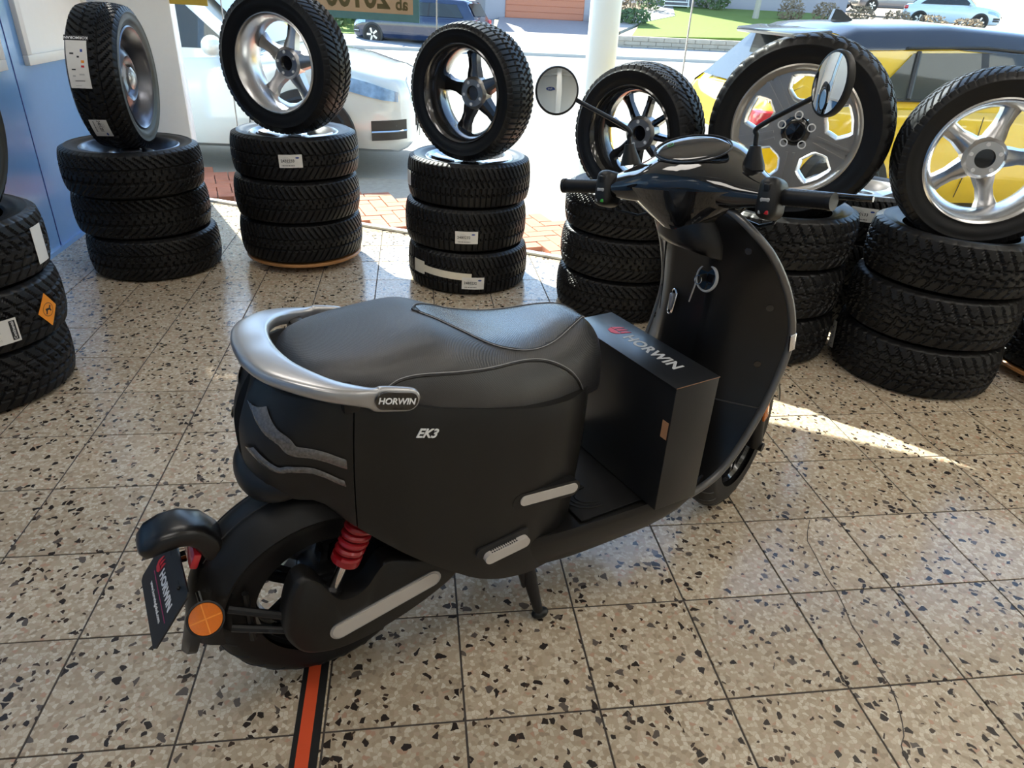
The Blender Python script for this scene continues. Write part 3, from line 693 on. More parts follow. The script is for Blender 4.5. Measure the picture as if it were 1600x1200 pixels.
# stack by the blue wall, cut by the picture's edge
s1 = stack(-.245, 1.60, 'v_bold', 'beside the blue wall wearing orange diamond tags', offs=((0, 0), (.022, 0), (.012, .01)))
# white tag with maker's name and orange diamond with the horse
def diamond(tyre, R, a0, zc, s=.05):
    mb = MB(); n = 8; v = []; f = []
    pts = [(0, -1.25), (.95, 0), (0, 1.25), (-.95, 0)]
    rows = 13
    for k in range(rows):
        yy = -1.25+2.5*k/(rows-1); hw = .95*(1-abs(yy)/1.25)
        for q in (-1, -.5, 0, .5, 1): v.append((q*hw*s, yy*s))
    for k in range(rows-1):
        for q in range(4): f.append((k*5+q, k*5+q+1, (k+1)*5+q+1, (k+1)*5+q))
    mb.add(wrap(v, R, a0, zc, 0, .004), f, 0); mb.add(wrap(v, R, a0, zc, 0, .003), f, 0)
    ring = []
    for q in range(24): a = q*math.pi/12; ring += [(.5*s*math.cos(a), .5*s*math.sin(a)), (.46*s*math.cos(a), .46*s*math.sin(a))]
    mb.add(wrap(ring, R, a0, zc, 0, .0046), [(2*q, (2*q+2) % 48, (2*q+3) % 48, 2*q+1) for q in range(24)], 1)
    horse = [(-.3, -.28), (-.2, -.05), (-.28, .1), (-.12, .12), (.1, .08), (.2, .28), (.32, .2), (.22, .02), (.3, -.18), (.2, -.2), (.1, -.05), (-.08, -.05), (-.18, -.28)]
    mb.add(wrap([(x*s, y*s) for x, y in horse], R, a0, zc, 0, .0046), [tuple(range(len(horse)))], 1)
    return mb.build('diamond_tag', ['ink_orange', 'ink_black'], tyre, smooth=60, label='orange diamond-shaped paper tag with a horse')
def maker_tag(tyre, R, a0, zc):
    mb = MB(); patch(mb, R, a0, zc, .10, .085, 0, .003); patch(mb, R, a0+.034/R, zc, .020, .07, 0, .0036, 1, 4)
    put_text(mb, 'Continental', .0135, R, a0, zc, 0, -.034, math.pi/2, .0042, 2, .0002)
    for k in range(5): put_text(mb, ('225/55', 'R 17', '97 H', 'XL', 'M+S')[k], .011, R, a0, zc, -.018, .03-.014*k, 0, .0036, 3)
    return mb.build('maker_tag', ['paper_white', 'ink_black', 'ink_white', 'ink_grey'], tyre, smooth=60, label='white tag with the maker name in a black bar')
AZ1 = to_cam(-.245, 1.60)
diamond(s1[1], .33, R_(AZ1+46)-s1[1].rotation_euler.z, .0); maker_tag(s1[1], .33, R_(AZ1+15)-s1[1].rotation_euler.z, -.02)
mb = MB(); patch(mb, .33, R_(AZ1+58)-s1[2].rotation_euler.z, 0, .07, .13, 0, .003); mb.build('price_tag', 'paper_white', s1[2], smooth=60, label='plain white paper tag')
w1 = wheel('upright wheel standing on the tyre stack beside the blue wall with orange tag', (-.165, 1.62, .60+.33), 'v_bold', 'steel', face_rot(0, False), group='upright display wheels')
diamond(w1, .33, R_(128), .055)
# stack by the white pier
s2 = stack(.0, 2.965, 'v_soft', 'beneath the upright steel-rimmed wheel near the white pier', offs=((.006, .004), (-.022, .014), (-.01, -.04)), top_rim='steel')
AZ2 = to_cam(0, 2.95)
w2 = wheel('upright steel-rimmed wheel with paper labels on its tread, near the white pier', (-.01, 2.93, .625+.325), 'v_soft', 'steel', face_rot(2, False), R=.325, group='upright display wheels')
# stack on the wooden dolly
dl = thing('dolly', 'round wooden tyre dolly on castors beneath the stack topped by the bright silver wheel', 'dolly', (.775, 3.095, 0), group='round wooden tyre dollies')
MB().lathe([(0, .038), (.315, .038), (.32, .042), (.32, .052), (.315, .056), (0, .056)], 56).build('board', 'wood_dolly', dl)
for k in range(5):
    a = k*1.2566+.2-1.2; c = MB().tube([(.25*math.cos(a), .25*math.sin(a), .038), (.25*math.cos(a), .25*math.sin(a), .026)], .012, 8); c.lathe([(0, -.008), (.013, -.008), (.016, -.003), (.016, .003), (.013, .008), (0, .008)], 16, Matrix.Translation((.25*math.cos(a), .25*math.sin(a), .0165)) @ Matrix.Rotation(math.pi/2, 4, 'X')); c.build('castor', 'plastic_dark', dl)
s3 = stack(.772, 3.095, 'v_fine', 'on the round wooden dolly under the bright silver wheel', R=.335, z0=.057, offs=((0, 0), (-.002, -.006), (.004, .012)), top_rim='silver5')
AZ3 = to_cam(.772, 3.09)
lab(s3[2], AZ3-5.5, .335, .004, '2432233', .02)
w3 = wheel('upright wheel with a bright silver five-spoke rim shown from its hollow back', (.765, 3.10, .057+3*W_-.018+.345), 'v_fine', 'silver5', face_rot(to_cam(.77, 3.1)-37, True, spin=10), R=.345, rim=.226, group='upright display wheels')
# stack in the middle
s4 = stack(1.697, 2.80, 'wavy', 'beneath the upright dark grey five-spoke wheel', R=.325, offs=((.002, -.027), (-.01, .003), (.006, .03)), top_rim='polish5')
AZ4 = to_cam(1.697, 2.80)
lab(s4[1], AZ4+1, .325, -.02, '2480232'); lab(s4[0], AZ4+5, .325, -.035, '2480232', -.03)
mb = MB(); patch(mb, .325, R_(AZ4-22)-s4[0].rotation_euler.z, .005, .29, .038, -.05, .0025, n=22); patch(mb, .325, R_(AZ4-51)-s4[0].rotation_euler.z, .012, .085, .07, 0, .003); mb.build('paper_band', 'paper_cream', s4[0], smooth=60, label='torn cream paper band with a tag')
mb = MB(); patch(mb, .325, R_(AZ4-72)-s4[2].rotation_euler.z, 0, .07, .075, 0, .003); mb.build('price_tag', 'paper_white', s4[2], smooth=60, label='white paper tag')
w4 = wheel('upright wheel with a dark grey five-spoke rim shown from its hollow back', (1.705, 2.815, 3*W_-.022+.325), 'wavy', 'dark5', face_rot(to_cam(1.7, 2.8)-36, True, spin=-10), R=.325, rim=.222, group='upright display wheels')
# stack behind the left grip
s5 = stack(2.458, 2.387, 'v_soft', 'beneath the upright black eight-spoke wheel behind the handlebar', R=.322, W_=.202, offs=((0, 0), (.006, 0), (.014, .01)), rim=.21)
AZ5 = to_cam(2.458, 2.387)
lab(s5[0], AZ5+56, .322, 0, '2433232'); lab(s5[1], AZ5+58, .322, 0, '2433232')
w5 = wheel('upright wheel with a glossy black eight-spoke rim shown from its hollow back', (2.465, 2.395, .606-.075+.312), 'v_soft', 'black8', face_rot(to_cam(2.46, 2.4)-31, True, spin=6), R=.312, W=.205, rim=.21, group='upright display wheels')
# stack behind the front shield
s6 = stack(3.005, 1.925, 'block', 'beneath the largest upright wheel behind the leg shield', R=.333)
w6 = wheel('largest upright wheel, its grey alloy face with five angular openings turned to the room', (3.02, 1.95, 3*W_-.06+.365), 'block', 'cover5', face_rot(to_cam(3.0, 1.93)-8, False, spin=180), R=.365, W=.225, rim=.247, group='upright display wheels')
# stack at the right edge
s7 = stack(3.60, 1.592, 'block', 'beneath the upright polished wheel at the yellow car', R=.333, offs=((0, 0), (.012, .004), (.035, .01)), rzs=(10, 50, 20))
mb = MB(); patch(mb, .338, R_(to_cam(3.59, 1.6)-72)-s7[0].rotation_euler.z, .0, .085, .12, .25, .003); 
for k in range(9): patch(mb, .338, R_(to_cam(3.59, 1.6)-72+random.uniform(-5, 5))-s7[0].rotation_euler.z, random.uniform(-.045, .045), .012, .006, .25, .0036, 1+k % 2, 2)
mb.build('tyre_label', ['paper_white', 'ink_black', 'ink_blue'], s7[0], smooth=60, label='white printed tyre label')
w7 = wheel('upright wheel with a polished five-spoke rim shown from its hollow back, by the yellow car', (3.598, 1.556, 3*W_-.055+.328), 'v_fine', 'polish5', face_rot(to_cam(3.6, 1.6)+16, True, spin=14), R=.328, rim=.222, group='upright display wheels')
# further stacks half hidden behind
s8 = stack(4.33, 1.50, 'block', 'on a dolly half hidden behind the polished wheel', R=.33, z0=.057)
d8 = thing('dolly', 'round wooden tyre dolly on castors half hidden at the polished wheel stack', 'dolly', (4.33, 1.50, 0), group='round wooden tyre dollies')
for ch in list(dl.children): c = ch.copy(); COL.objects.link(c); c.parent = d8
s9 = stack(3.62, 2.27, 'v_fine', 'close to the glass between the two rightmost stacks', R=.30, top_rim='silver5', rim=.205)
lab(s9[2], to_cam(3.62, 2.27)+4, .30, .03, '2480133')
# paper labels on the tread of the steel-rimmed wheel
mb = MB(); patch(mb, .325, R_(74), -.045, .205, .085, 0, .003, n=16); patch(mb, .325, R_(55), -.045, .024, .1, 0, .0034, 1, 4)
put_text(mb, 'KORMORAN', .017, .325, R_(55), -.045, 0, .0, -math.pi/2, .0042, 5, .0003)
for k, (da, dz, ww, hh_, mi) in enumerate([(6, .02, .02, .012, 2), (8, -.02, .012, .02, 1), (10, .005, .012, .012, 1), (13, .022, .018, .016, 3), (16, .02, .014, .016, 4), (18, -.018, .008, .02, 1), (21, .012, .010, .026, 6), (22, -.02, .010, .014, 6), (25, 0, .004, .05, 1), (28, -.01, .004, .03, 6)]):
    patch(mb, .325, R_(58+da*1.15), -.045+dz, ww*.6, hh_*.8, 0, .0036, mi, 2)
mb.build('tyre_label', ['paper_white', 'ink_black', 'ink_blue', 'ink_orange', 'ink_red', 'ink_white', 'ink_grey'], w2, smooth=60, label='long white printed tyre label')
stock_label(w2, .325, R_(126), -.025, '2401281', 0, .1, .075)
#SCOOTER
# ------------------------------------------------------------------ the scooter
SC_H = math.atan2(.51, 1.247)+R_(.8)
SC_O = Vector((1.0824, .1735, 0))
sct = thing('scooter', 'matt black electric scooter with silver grab rail standing on the terrazzo floor', 'scooter', SC_O, SC_H)
ZT = [(-.01, .762), (.1, .772), (.2, .752), (.34, .706), (.55, .652), (.70, .634), (.76, .63)]
ZB = [(-.01, .548), (.06, .555), (.095, .55), (.137, .50), (.227, .405), (.30, .335), (.36, .285), (.42, .24), (.5, .205), (.62, .188), (.76, .188)]
BW = [(-.006, .02), (-.003, .045), (.004, .07), (.015, .095), (.035, .122), (.06, .144), (.1, .166), (.15, .18), (.25, .191), (.45, .193), (.56, .188), (.64, .172), (.70, .14), (.725, .115), (.735, .09)]
HF = [(0, .90), (.08, .935), (.3, .972), (.6, 1.0), (.8, .995), (.93, .97), (1.0, .93)]
def body_pt(s, h, side=-1, off=0):
    lean = .045*max(0, (h-.45)/.55)**2*math.exp(-max(s, 0)/.12)+.015*max(0, (.3-h)/.3)**2*math.exp(-max(s, 0)/.1)-.03*(1-h)*max(0, (s-.55)/.19)
    zt, zb = smooth_tab(ZT, s), smooth_tab(ZB, s)
    return Vector((s+lean-(off if s < .01 else off*max(0, 1-s/.08)), side*(lerp(BW, s)*smooth_tab(HF, h)+off), zb+(zt-zb)*h))
def body_ring(s):
    hs = [0, .03, .08, .15, .25, .35, .45, .55, .65, .75, .84, .9, .95, .98, 1.0]
    w = lerp(BW, s); zt, zb = smooth_tab(ZT, s), smooth_tab(ZB, s)
    r = [body_pt(s, h, -1) for h in hs]
    top = [Vector((body_pt(s, 1).x, -w*f, zt+.004)) for f in (.8, .4, 0, -.4, -.8)]
    l = [body_pt(s, h, 1) for h in reversed(hs)]
    bot = [Vector((body_pt(s, 0).x, w*f, zb+.002)) for f in (.7, .3, -.3, -.7)]
    return r+top+l+bot
def stations(a, b, n, dense=None): return [a+(b-a)*i/n for i in range(n+1)]
tail_s = [-.006, -.0055, -.003, .0, .004, .009, .015, .024, .035, .047, .06, .08, .1, .12, .14, .1545]
MB().loft([body_ring(s) for s in tail_s]).build('tail_cowl', 'scooter_black', sct, smooth=50)
MB().loft([body_ring(s) for s in [.157]+stations(.17, .55, 24)[0:]+[.57, .59, .61, .63, .65, .67, .685, .70, .712, .725, .735]]).build('side_body', 'scooter_black', sct, smooth=50)
# lamp strips around the tail
def strip_on_body(name, path, m, width, sides=(-1, 1), off=.0022, n=8):
    for sd_ in sides:
        P = spline([(s, h, 0) for s, h in path], n); mb = MB(); v = []
        for i, p in enumerate(P):
            q = P[min(i+1, len(P)-1)]-P[max(i-1, 0)]; zt, zb = smooth_tab(ZT, p.x), smooth_tab(ZB, p.x); H_ = zt-zb
            t = Vector((q.x, q.y*H_)); t.normalize(); nx, ny = -t.y, t.x; wd = width(i/(len(P)-1)) if callable(width) else width
            for k in (-1, -.5, 0, .5, 1):
                v.append(body_pt(p.x+nx*wd*k, p.y+ny*wd*k/H_, sd_, off+(.0025 if abs(k) < 1 else 0)))
        f = [(i*5+k, i*5+k+1, (i+1)*5+k+1, (i+1)*5+k) for i in range(len(P)-1) for k in range(4)]
        mb.add(v, f).build(name, m, sct, smooth=60)
strip_on_body('tail_lamp', [(.004, .87), (.016, .78), (.03, .70), (.048, .635), (.06, .56), (.085, .535), (.115, .54), (.143, .545)], 'lens_smoke', .0105)
strip_on_body('turn_lamp', [(.003, .50), (.02, .40), (.038, .345), (.055, .365), (.08, .36), (.11, .36), (.139, .375)], 'lens_smoke', .007)
# rounded tail lip under the lamps
rings = []
for k in range(25):
    a = R_(150)*(k/24-.5); q_ = abs(k/12-1); tp_ = 1-.85*q_**2.2; x = .100-.105*math.cos(a); y = .128*math.sin(a)
    c = Vector((x, y, .556+.012*q_**2)); n = Vector((-math.cos(a), math.sin(a)*.8, 0)).normalized()
    rings.append([c+n*(.022*tp_*math.cos(b)-.004)+Vector((0, 0, .036*tp_*math.sin(b))) for b in [2*math.pi*q/14 for q in range(14)]])
MB().loft(rings).build('tail_lip', 'plastic_dark', sct, smooth=60)
# recessed light inserts on the flank and the folded passenger peg
def stadium(mb, c, L, r, tilt, y0, y1, mi=0, n=10, bend=0):
    pts = []
    for k in range(n+1): a = math.pi/2+math.pi*k/n; pts.append((-L/2+r*math.cos(a), r*math.sin(a)))
    if bend: pts += [(-L/2+L*q/6, -r+bend*(q/6)**2) for q in range(1, 6)]
    for k in range(n+1): a = -math.pi/2+math.pi*k/n; pts.append((L/2+r*math.cos(a), r*math.sin(a)+bend))
    if bend: pts += [(L/2-L*q/6, r+bend*(1-q/6)**2) for q in range(1, 6)]
    ct, st_ = math.cos(tilt), math.sin(tilt); m = len(pts)
    P = [(c[0]+x*ct-z*st_, c[1]+x*st_+z*ct) for x, z in pts]
    return mb.loft([[(x, y0, z) for x, z in P], [(x, y1, z) for x, z in P]], mi=mi)
for sd_ in (-1, 1):
    def yb(s, h, o): return sd_*(abs(body_pt(s, h).y)+o)
    y = yb(.56, .55, 0)
    fr = stadium(MB(), (.578, .430), .135, .0205, R_(-4), y-sd_*.02, y+sd_*.0035); fr.build('flank_recess', 'plastic_dark', sct, smooth=40)
    stadium(MB(), (.583, .431), .125, .0125, R_(-4), y-sd_*.02, y+sd_*.0062).build('flank_insert', 'trim_beige', sct, smooth=40, label='pale oblong insert')
    y = yb(.47, .3, 0); pg = stadium(MB(), (.478, .320), .085, .0135, R_(8), y-sd_*.03, y+sd_*.016).build('passenger_peg', 'trim_beige', sct, smooth=40, label='pale folded foot peg')
    stadium(MB(), (.472, .334), .105, .014, R_(8), y-sd_*.03, y+sd_*.004).build('peg_recess', 'car_black', sct, smooth=40)
    g_ = MB()
    for q in range(12):
        for r2 in range(2): g_.box((.44+q*.0055, y+sd_*(.006+.006*r2),   .328+q*.0008), (.003, .003, .002))
    g_.build('peg_grip', 'metal_dark', pg, smooth=0)
# model badge
v, f = text_polys('EK3', .026, .0008, .0006, shear=.25)
for sd_ in (-1, 1):
    M = frame(body_pt(.292, .865, sd_, .0015), (1, 0, -.30) if sd_ < 0 else (-1, 0, -.0), (0, 0, 1)); MB().add([M @ p for p in v], f).build('model_badge', 'ink_white', sct, smooth=0, label='EK3 badge')
# ------------------------------------------------------------------ seat
SZT = [(.055, .790), (.065, .805), (.085, .820), (.12, .829), (.2, .839), (.28, .848), (.335, .849), (.39, .830), (.45, .807), (.52, .794), (.60, .788), (.67, .790), (.72, .786), (.75, .768), (.775, .735), (.79, .69), (.795, .65)]
SZB = [(.055, .782), (.1, .778), (.2, .756), (.34, .710), (.55, .656), (.70, .638), (.76, .622), (.795, .618)]
SW = [(.055, .035), (.062, .07), (.075, .098), (.1, .125), (.14, .148), (.2, .166), (.3, .177), (.4, .176), (.5, .168), (.6, .150), (.68, .126), (.73, .104), (.765, .082), (.785, .060), (.795, .04)]
def seat_pt(s, q, off=0):
    """q -1..1 across from the right edge over the top to the left edge"""
    a = q*math.pi/2; w = lerp(SW, s); zt, zb = smooth_tab(SZT, s), smooth_tab(SZB, s)
    e = 2/2.9
    y = w*math.copysign(abs(math.sin(a))**e, a); z = zb+(zt-zb)*abs(math.cos(a))**e
    dip = .010*math.exp(-((s-.55)/.12)**2)*(1-(y/w)**2) if w else 0
    n = Vector((0, math.sin(a), math.cos(a)))
    return Vector((.088+(s-.055)*.968, y, z-dip-.016))+n*off
def seat_q_for(s, z):   # right-hand side parameter for a height
    z -= .016
    lo, hi = -1.0, 0.0
    for _ in range(30):
        m = (lo+hi)/2
        if seat_pt(s, m).z < z: lo = m
        else: hi = m
    return lo
def seat_q_y(s, y):
    lo, hi = 0.0, 1.0
    for _ in range(30):
        m = (lo+hi)/2
        if seat_pt(s, m).y < y: lo = m
        else: hi = m
    return lo
PADW = [(.325, 0), (.345, .026), (.38, .054), (.42, .080), (.47, .102), (.52, .110), (.57, .106), (.62, .092), (.67, .070), (.72, .042), (.75, .015), (.755, 0)]
ss = sorted(set([.055, .058, .062, .068, .075, .085, .1, .12]+[.14+.0125*k for k in range(50) if .14+.0125*k < .76]+[.76, .768, .775, .782, .788, .792, .795])); qs = [-1+2*k/56 for k in range(57)]
m = len(qs); V = [seat_pt(s, q) for s in ss for q in qs]; FA = []; FB = []
for i in range(len(ss)-1):
    for j in range(m-1):
        c = (V[i*m+j]+V[(i+1)*m+j+1])/2; c.x = (ss[i]+ss[i+1])/2; inside = .325 < c.x < .755 and abs(c.y) < smooth_tab(PADW, c.x)
        (FB if inside else FA).append((i*m+j, i*m+j+1, (i+1)*m+j+1, (i+1)*m+j))
mb = MB(); mb.add(V, FA); base = [Vector((p.x, p.y*.97, p.z-.012)) for p in [V[i*m] for i in range(len(ss))]+[V[i*m+m-1] for i in reversed(range(len(ss)))]]
rim_ = [V[i*m] for i in range(len(ss))]+[V[i*m+m-1] for i in reversed(range(len(ss)))]
mb.loft([rim_, base], (False, True)); mb.add([V[j] for j in range(m)], [tuple(range(m))]); mb.add([V[(len(ss)-1)*m+j] for j in range(m)], [tuple(range(m))])
seat = mb.build('seat', 'seat_weave', sct, smooth=60)
MB().add([p+Vector((0, 0, .0012)) for p in V], FB).build('rider_pad', 'pad_weave', seat, smooth=60, label='finely ribbed rider pad')
for sg in (1, -1):
    P = [seat_pt(s, sg*seat_q_y(s, max(.0005, smooth_tab(PADW, s))), .001) for s in [.326+.004*k for k in range(108)] if s < .754]
    MB().tube(P, .0022, 6).build('pad_piping', 'ink_black', seat, smooth=60); MB().tube([p+Vector((0, sg*.004, .0006)) for p in P[2:-2]], .0008, 5).build('stitching', 'thread', seat)
    tabz = [(.185, .768), (.20, .782), (.23, .793), (.28, .793), (.36, .781), (.44, .768), (.52, .758), (.58, .742), (.63, .712), (.665, .675), (.685, .640)]
    P = []
    for k in range(90):
        s = .185+.50*k/89; z = min(smooth_tab(tabz, s), smooth_tab(SZT, s)-.006); p = seat_pt(s, seat_q_for(s, max(z, smooth_tab(SZB, s)+.003)), .0012); p.y *= sg; P.append(p)
    P = [p if sg == -1 else Vector((p.x, -p.y if p.y*1 < 0 else p.y, p.z)) for p in P]
    P = [Vector((p.x, -abs(p.y) if sg < 0 else abs(p.y), p.z)) for p in P]
    MB().tube(P, .0026, 6).build('seat_piping', 'ink_black', seat, smooth=60); MB().tube([p+Vector((0, -.001*sg*-1, .0045)) for p in P], .0009, 5).build('stitching', 'thread', seat)
# ------------------------------------------------------------------ grab rail
def rail_half():
    pts = [(.014, 0, .826, .034, .0135, 0), (.018, -.05, .826, .034, .0135, 0), (.036, -.10, .822, .032, .0135, .1), (.075, -.145, .812, .026, .014, .25), (.115, -.172, .800, .021, .0145, .5), (.155, -.186, .788, .016, .0155, .8), (.185, -.1925, .778, .011, .018, 1), (.20, -.194, .773, .009, .0235, 1), (.235, -.197, .764, .009, .0235, 1), (.262, -.199, .757, .009, .021, 1), (.272, -.199, .754, .008, .012, 1), (.275, -.199, .753, .004, .006, 1)]
    return pts
H1 = rail_half(); full = [(x, -y, z, w_, h_, t) for x, y, z, w_, h_, t in reversed(H1[1:])]+H1
C = spline([(p[0]+.034*max(0, 1-p[0]/.22), p[1], p[2]-.018*max(0, 1-p[0]/.25)) for p in full], 6); S2 = spline([(p[3], p[4], p[5]) for p in full], 6); rings = []
for i, c in enumerate(C):
    t = (C[min(i+1, len(C)-1)]-C[max(i-1, 0)]).normalized(); nrm = Vector((0, 0, 1)).cross(t).normalized(); up = t.cross(nrm)
    w_, h_ = S2[i].x, S2[i].y
    rings.append([c+nrm*(w_*math.copysign(abs(math.cos(b))**.55, math.cos(b)))+up*(h_*math.copysign(abs(math.sin(b))**.55, math.sin(b))) for b in [2*math.pi*q/20 for q in range(20)]])
rail = MB().loft(rings).build('grab_rail', 'silver_satin', sct, smooth=50, label='silver grab rail')
for sd_ in (-1, 1):
    stadium(MB(), (.232, .7645), .046, .0165, R_(-14.5), sd_*.2035, sd_*.2085).build('badge_plate', 'gloss_black', rail, smooth=40)
    v, f = text_polys('HORWIN', .0165, .0006, .0004, space=1.0)
    M = frame((.232, sd_*.2088, .7645), (-sd_*-1 if sd_ > 0 else 1, 0, -.26 if sd_ < 0 else .26), (0, 0, 1))
    if sd_ > 0: M = frame((.232, .2088, .7645), (-1, 0, .26), (0, 0, 1))
    MB().add([M @ p for p in v], f).build('badge_lettering', 'ink_white', rail, smooth=0, label='HORWIN lettering')
    MB().box((.16, sd_*.16, .765), (.03, .05, .04), .006).build('rail_mount', 'plastic_dark', rail)
# ------------------------------------------------------------------ rear wheel, swing arm, shock absorber
def scooter_wheel(name, c, R, hw, rimr, th, spokes=5):
    M = Matrix.Translation(c) @ Matrix.Rotation(th, 4, 'Z') @ Matrix.Rotation(math.pi/2, 4, 'X')
    prof = []
    for k in range(21):
        a = -1.95+3.9*k/20; prof.append((rimr+.012+(R-rimr-.012)*max(0, math.cos(a*.8))**.75 if abs(a) < 1.9 else rimr, hw*math.sin(a*.8)/math.sin(1.56)*(1 if abs(a) < 1.6 else .93)))
    o = MB().lathe(prof, 72, M).build(name, 'rubber', sct, smooth=60)
    g_ = MB()
    for k in range(26):
        for sg in (-1, 1):
            a = 2*math.pi*(k+(.5 if sg > 0 else 0))/26; pts = []
            for q in range(6):
                u = .15+.75*q/5; aa = a+.16*q/5; rr = rimr+.012+(R-rimr-.012)*max(0, math.cos(u*1.25))**.75+.0004; pts.append(M @ Vector((rr*math.cos(aa), rr*math.sin(aa), sg*hw*math.sin(u*1.25)/math.sin(1.56))))
            g_.tube(pts, .0018, 4)
    g_.build('tread_groove', 'ink_black', o, smooth=0, kind='stuff')
    rm = MB().lathe([(rimr+.004, hw*.62), (rimr-.006, hw*.6), (rimr-.014, hw*.4), (rimr-.016, -hw*.4), (rimr-.006, -hw*.6), (rimr+.004, -hw*.62), (rimr+.002, -hw*.5), (rimr+.002, hw*.5)], 56, M, loop=True).build('rim', 'alloy_black', o)
    for k in range(spokes):
        for d in (-.12, .12):
            a = 2*math.pi*k/spokes; p0 = Vector((.04*math.cos(a+d*2), .04*math.sin(a+d*2), 0)); p1 = Vector(((rimr-.008)*math.cos(a+d), (rimr-.008)*math.sin(a+d), 0))
            t = (p1-p0).normalized(); n = Vector((-t.y, t.x, 0)); rings = [[M @ (p+n*(w_*math.cos(b))+Vector((0, 0, h_*math.sin(b)))) for b in [math.pi/4+math.pi/2*q for q in range(4)]] for p, w_, h_ in ((p0, .012, .03), (p1, .009, .018))]
            MB().loft(rings).build('spoke', 'alloy_black', rm, smooth=0)
    MB().lathe([(0, -hw*.75), (.05, -hw*.75), (.058, -hw*.5), (.058, hw*.5), (.05, hw*.75), (0, hw*.75)], 32, M).build('hub', 'metal_dark', rm)
    return o
RA = Vector((.112, -.005, .236))
scooter_wheel('rear_tyre', RA, .236, .062, .15, 0)
# hugging mudguard
def arc_guard(c, r0, a0, a1, wid, n=26, th=.006, flat=.8):
    rings = []
    for k in range(n+1):
        a = a0+(a1-a0)*k/n; hw = wid(k/n); ring = []
        for q in range(11):
            u = -1+2*q/10; dr = r0-.052*abs(u)**2.6
            ring.append(c+Vector((math.cos(a)*dr, u*hw, math.sin(a)*dr)))
        for q in range(10, -1, -1):
            u = -1+2*q/10; dr = r0-.052*abs(u)**2.6-th
            ring.append(c+Vector((math.cos(a)*dr, u*hw*.96, math.sin(a)*dr)))
        rings.append(ring)
    return MB().loft(rings)
gd = arc_guard(RA, .272, R_(70), R_(186), lambda t: .084-.012*t).build('rear_mudguard', 'scooter_black', sct, smooth=60)
# groove ridge on the guard
P = [RA+Vector((math.cos(R_(a))*.2745, 0, math.sin(R_(a))*.2745)) for a in range(92, 148, 4)]
for sg in (-1, 1): MB().tube([p+Vector((0, sg*.026, -.002)) for p in P], .0016, 5).build('guard_ridge', 'ink_black', gd)
# swing arm cover on the camera side with its pale oblong
SWP = [(.036, .372), (.018, .330), (.004, .262), (.008, .222), (.030, .182), (.07, .160), (.12, .152), (.18, .158), (.235, .172), (.31, .200), (.375, .236), (.392, .265), (.345, .305), (.285, .330), (.225, .352), (.20, .335), (.180, .308), (.155, .292), (.128, .290), (.108, .302), (.092, .33), (.075, .362), (.055, .378)]
P = [p for p in spline([(x, z, 0) for x, z in SWP+SWP[:1]], 4)][:-1]
for sd_ in (-1, 1):
    cx = sum(p.x for p in P)/len(P); cz = sum(p.y for p in P)/len(P)
    def ins(k): return [Vector((cx+(p.x-cx)*k, cz+(p.y-cz)*k, 0)) for p in P]
    rr = [[(p.x, sd_*y, p.y) for p in ins(k)] for y, k in ((.098, 1.0), (.132, 1.0), (.142, .975), (.146, .93))]
    sw = MB().loft(rr).build('swing_arm_cover', 'scooter_black', sct, smooth=50)
    stadium(MB(), (.215, .236), .215, .0215, R_(13.5), sd_*.140, sd_*.1485).build('slot_rim', 'silver_satin', sw, smooth=40)
    stadium(MB(), (.215, .236), .212, .0175, R_(13.5), sd_*.141, sd_*.1500).build('slot_insert', 'trim_beige', sw, smooth=40, label='pale oblong inlay')
    MB().tube([(.112, sd_*.10, .236), (.112, sd_*.055, .236)], .03, 16).build('axle_boss', 'metal_dark', sw)
MB().box((.22, 0, .25), (.30, .19, .05), .012).build('swing_arm', 'metal_dark', sct)
for sd_ in (-1, 1):
    a, b = Vector((.185, sd_*.128, .475)), Vector((.103, sd_*.118, .285)); d = (b-a).normalized()
    sh = MB().tube([a-d*.05, a, b], .011, 12).build('shock_absorber', 'chrome', sct)
    x = d.orthogonal().normalized(); y = d.cross(x); sp = []
    for k in range(16*8+1): t = k/(16*8); an = 2*math.pi*k/16; sp.append(a-d*.045+d*(.145*t)+.0235*(math.cos(an)*x+math.sin(an)*y))
    MB().tube(sp, .0072, 8).build('spring', 'spring_red', sh, label='red coil spring'); MB().tube([a+d*.098, a+d*.112], .030, 20).build('spring_seat', 'spring_red', sh)
    MB().tube([a-d*.045, a+d*.098], .0165, 14).build('damper', 'spring_red', sh)
    MB().tube([b-d*.025, b+d*.02], .018, 14).build('lower_eye', 'metal_dark', sh)
    # stays between mudguard and swing arm
    for z0, z1 in ((.300, .262), (.248, .225)): MB().tube([(-.085, sd_*.074, z0), (.03, sd_*.118, z1)], .0085, 8).build('guard_stay', 'plastic_dark', gd)
    MB().tube([(-.05, sd_*.076, .20), (-.05, sd_*.078, .33)], .007, 8).build('guard_stay', 'plastic_dark', gd)
MB().box((.17, .03, .40), (.14, .11, .10), .015, Euler((0, R_(-25), 0))).build('motor_controller', 'metal_dark', sct)
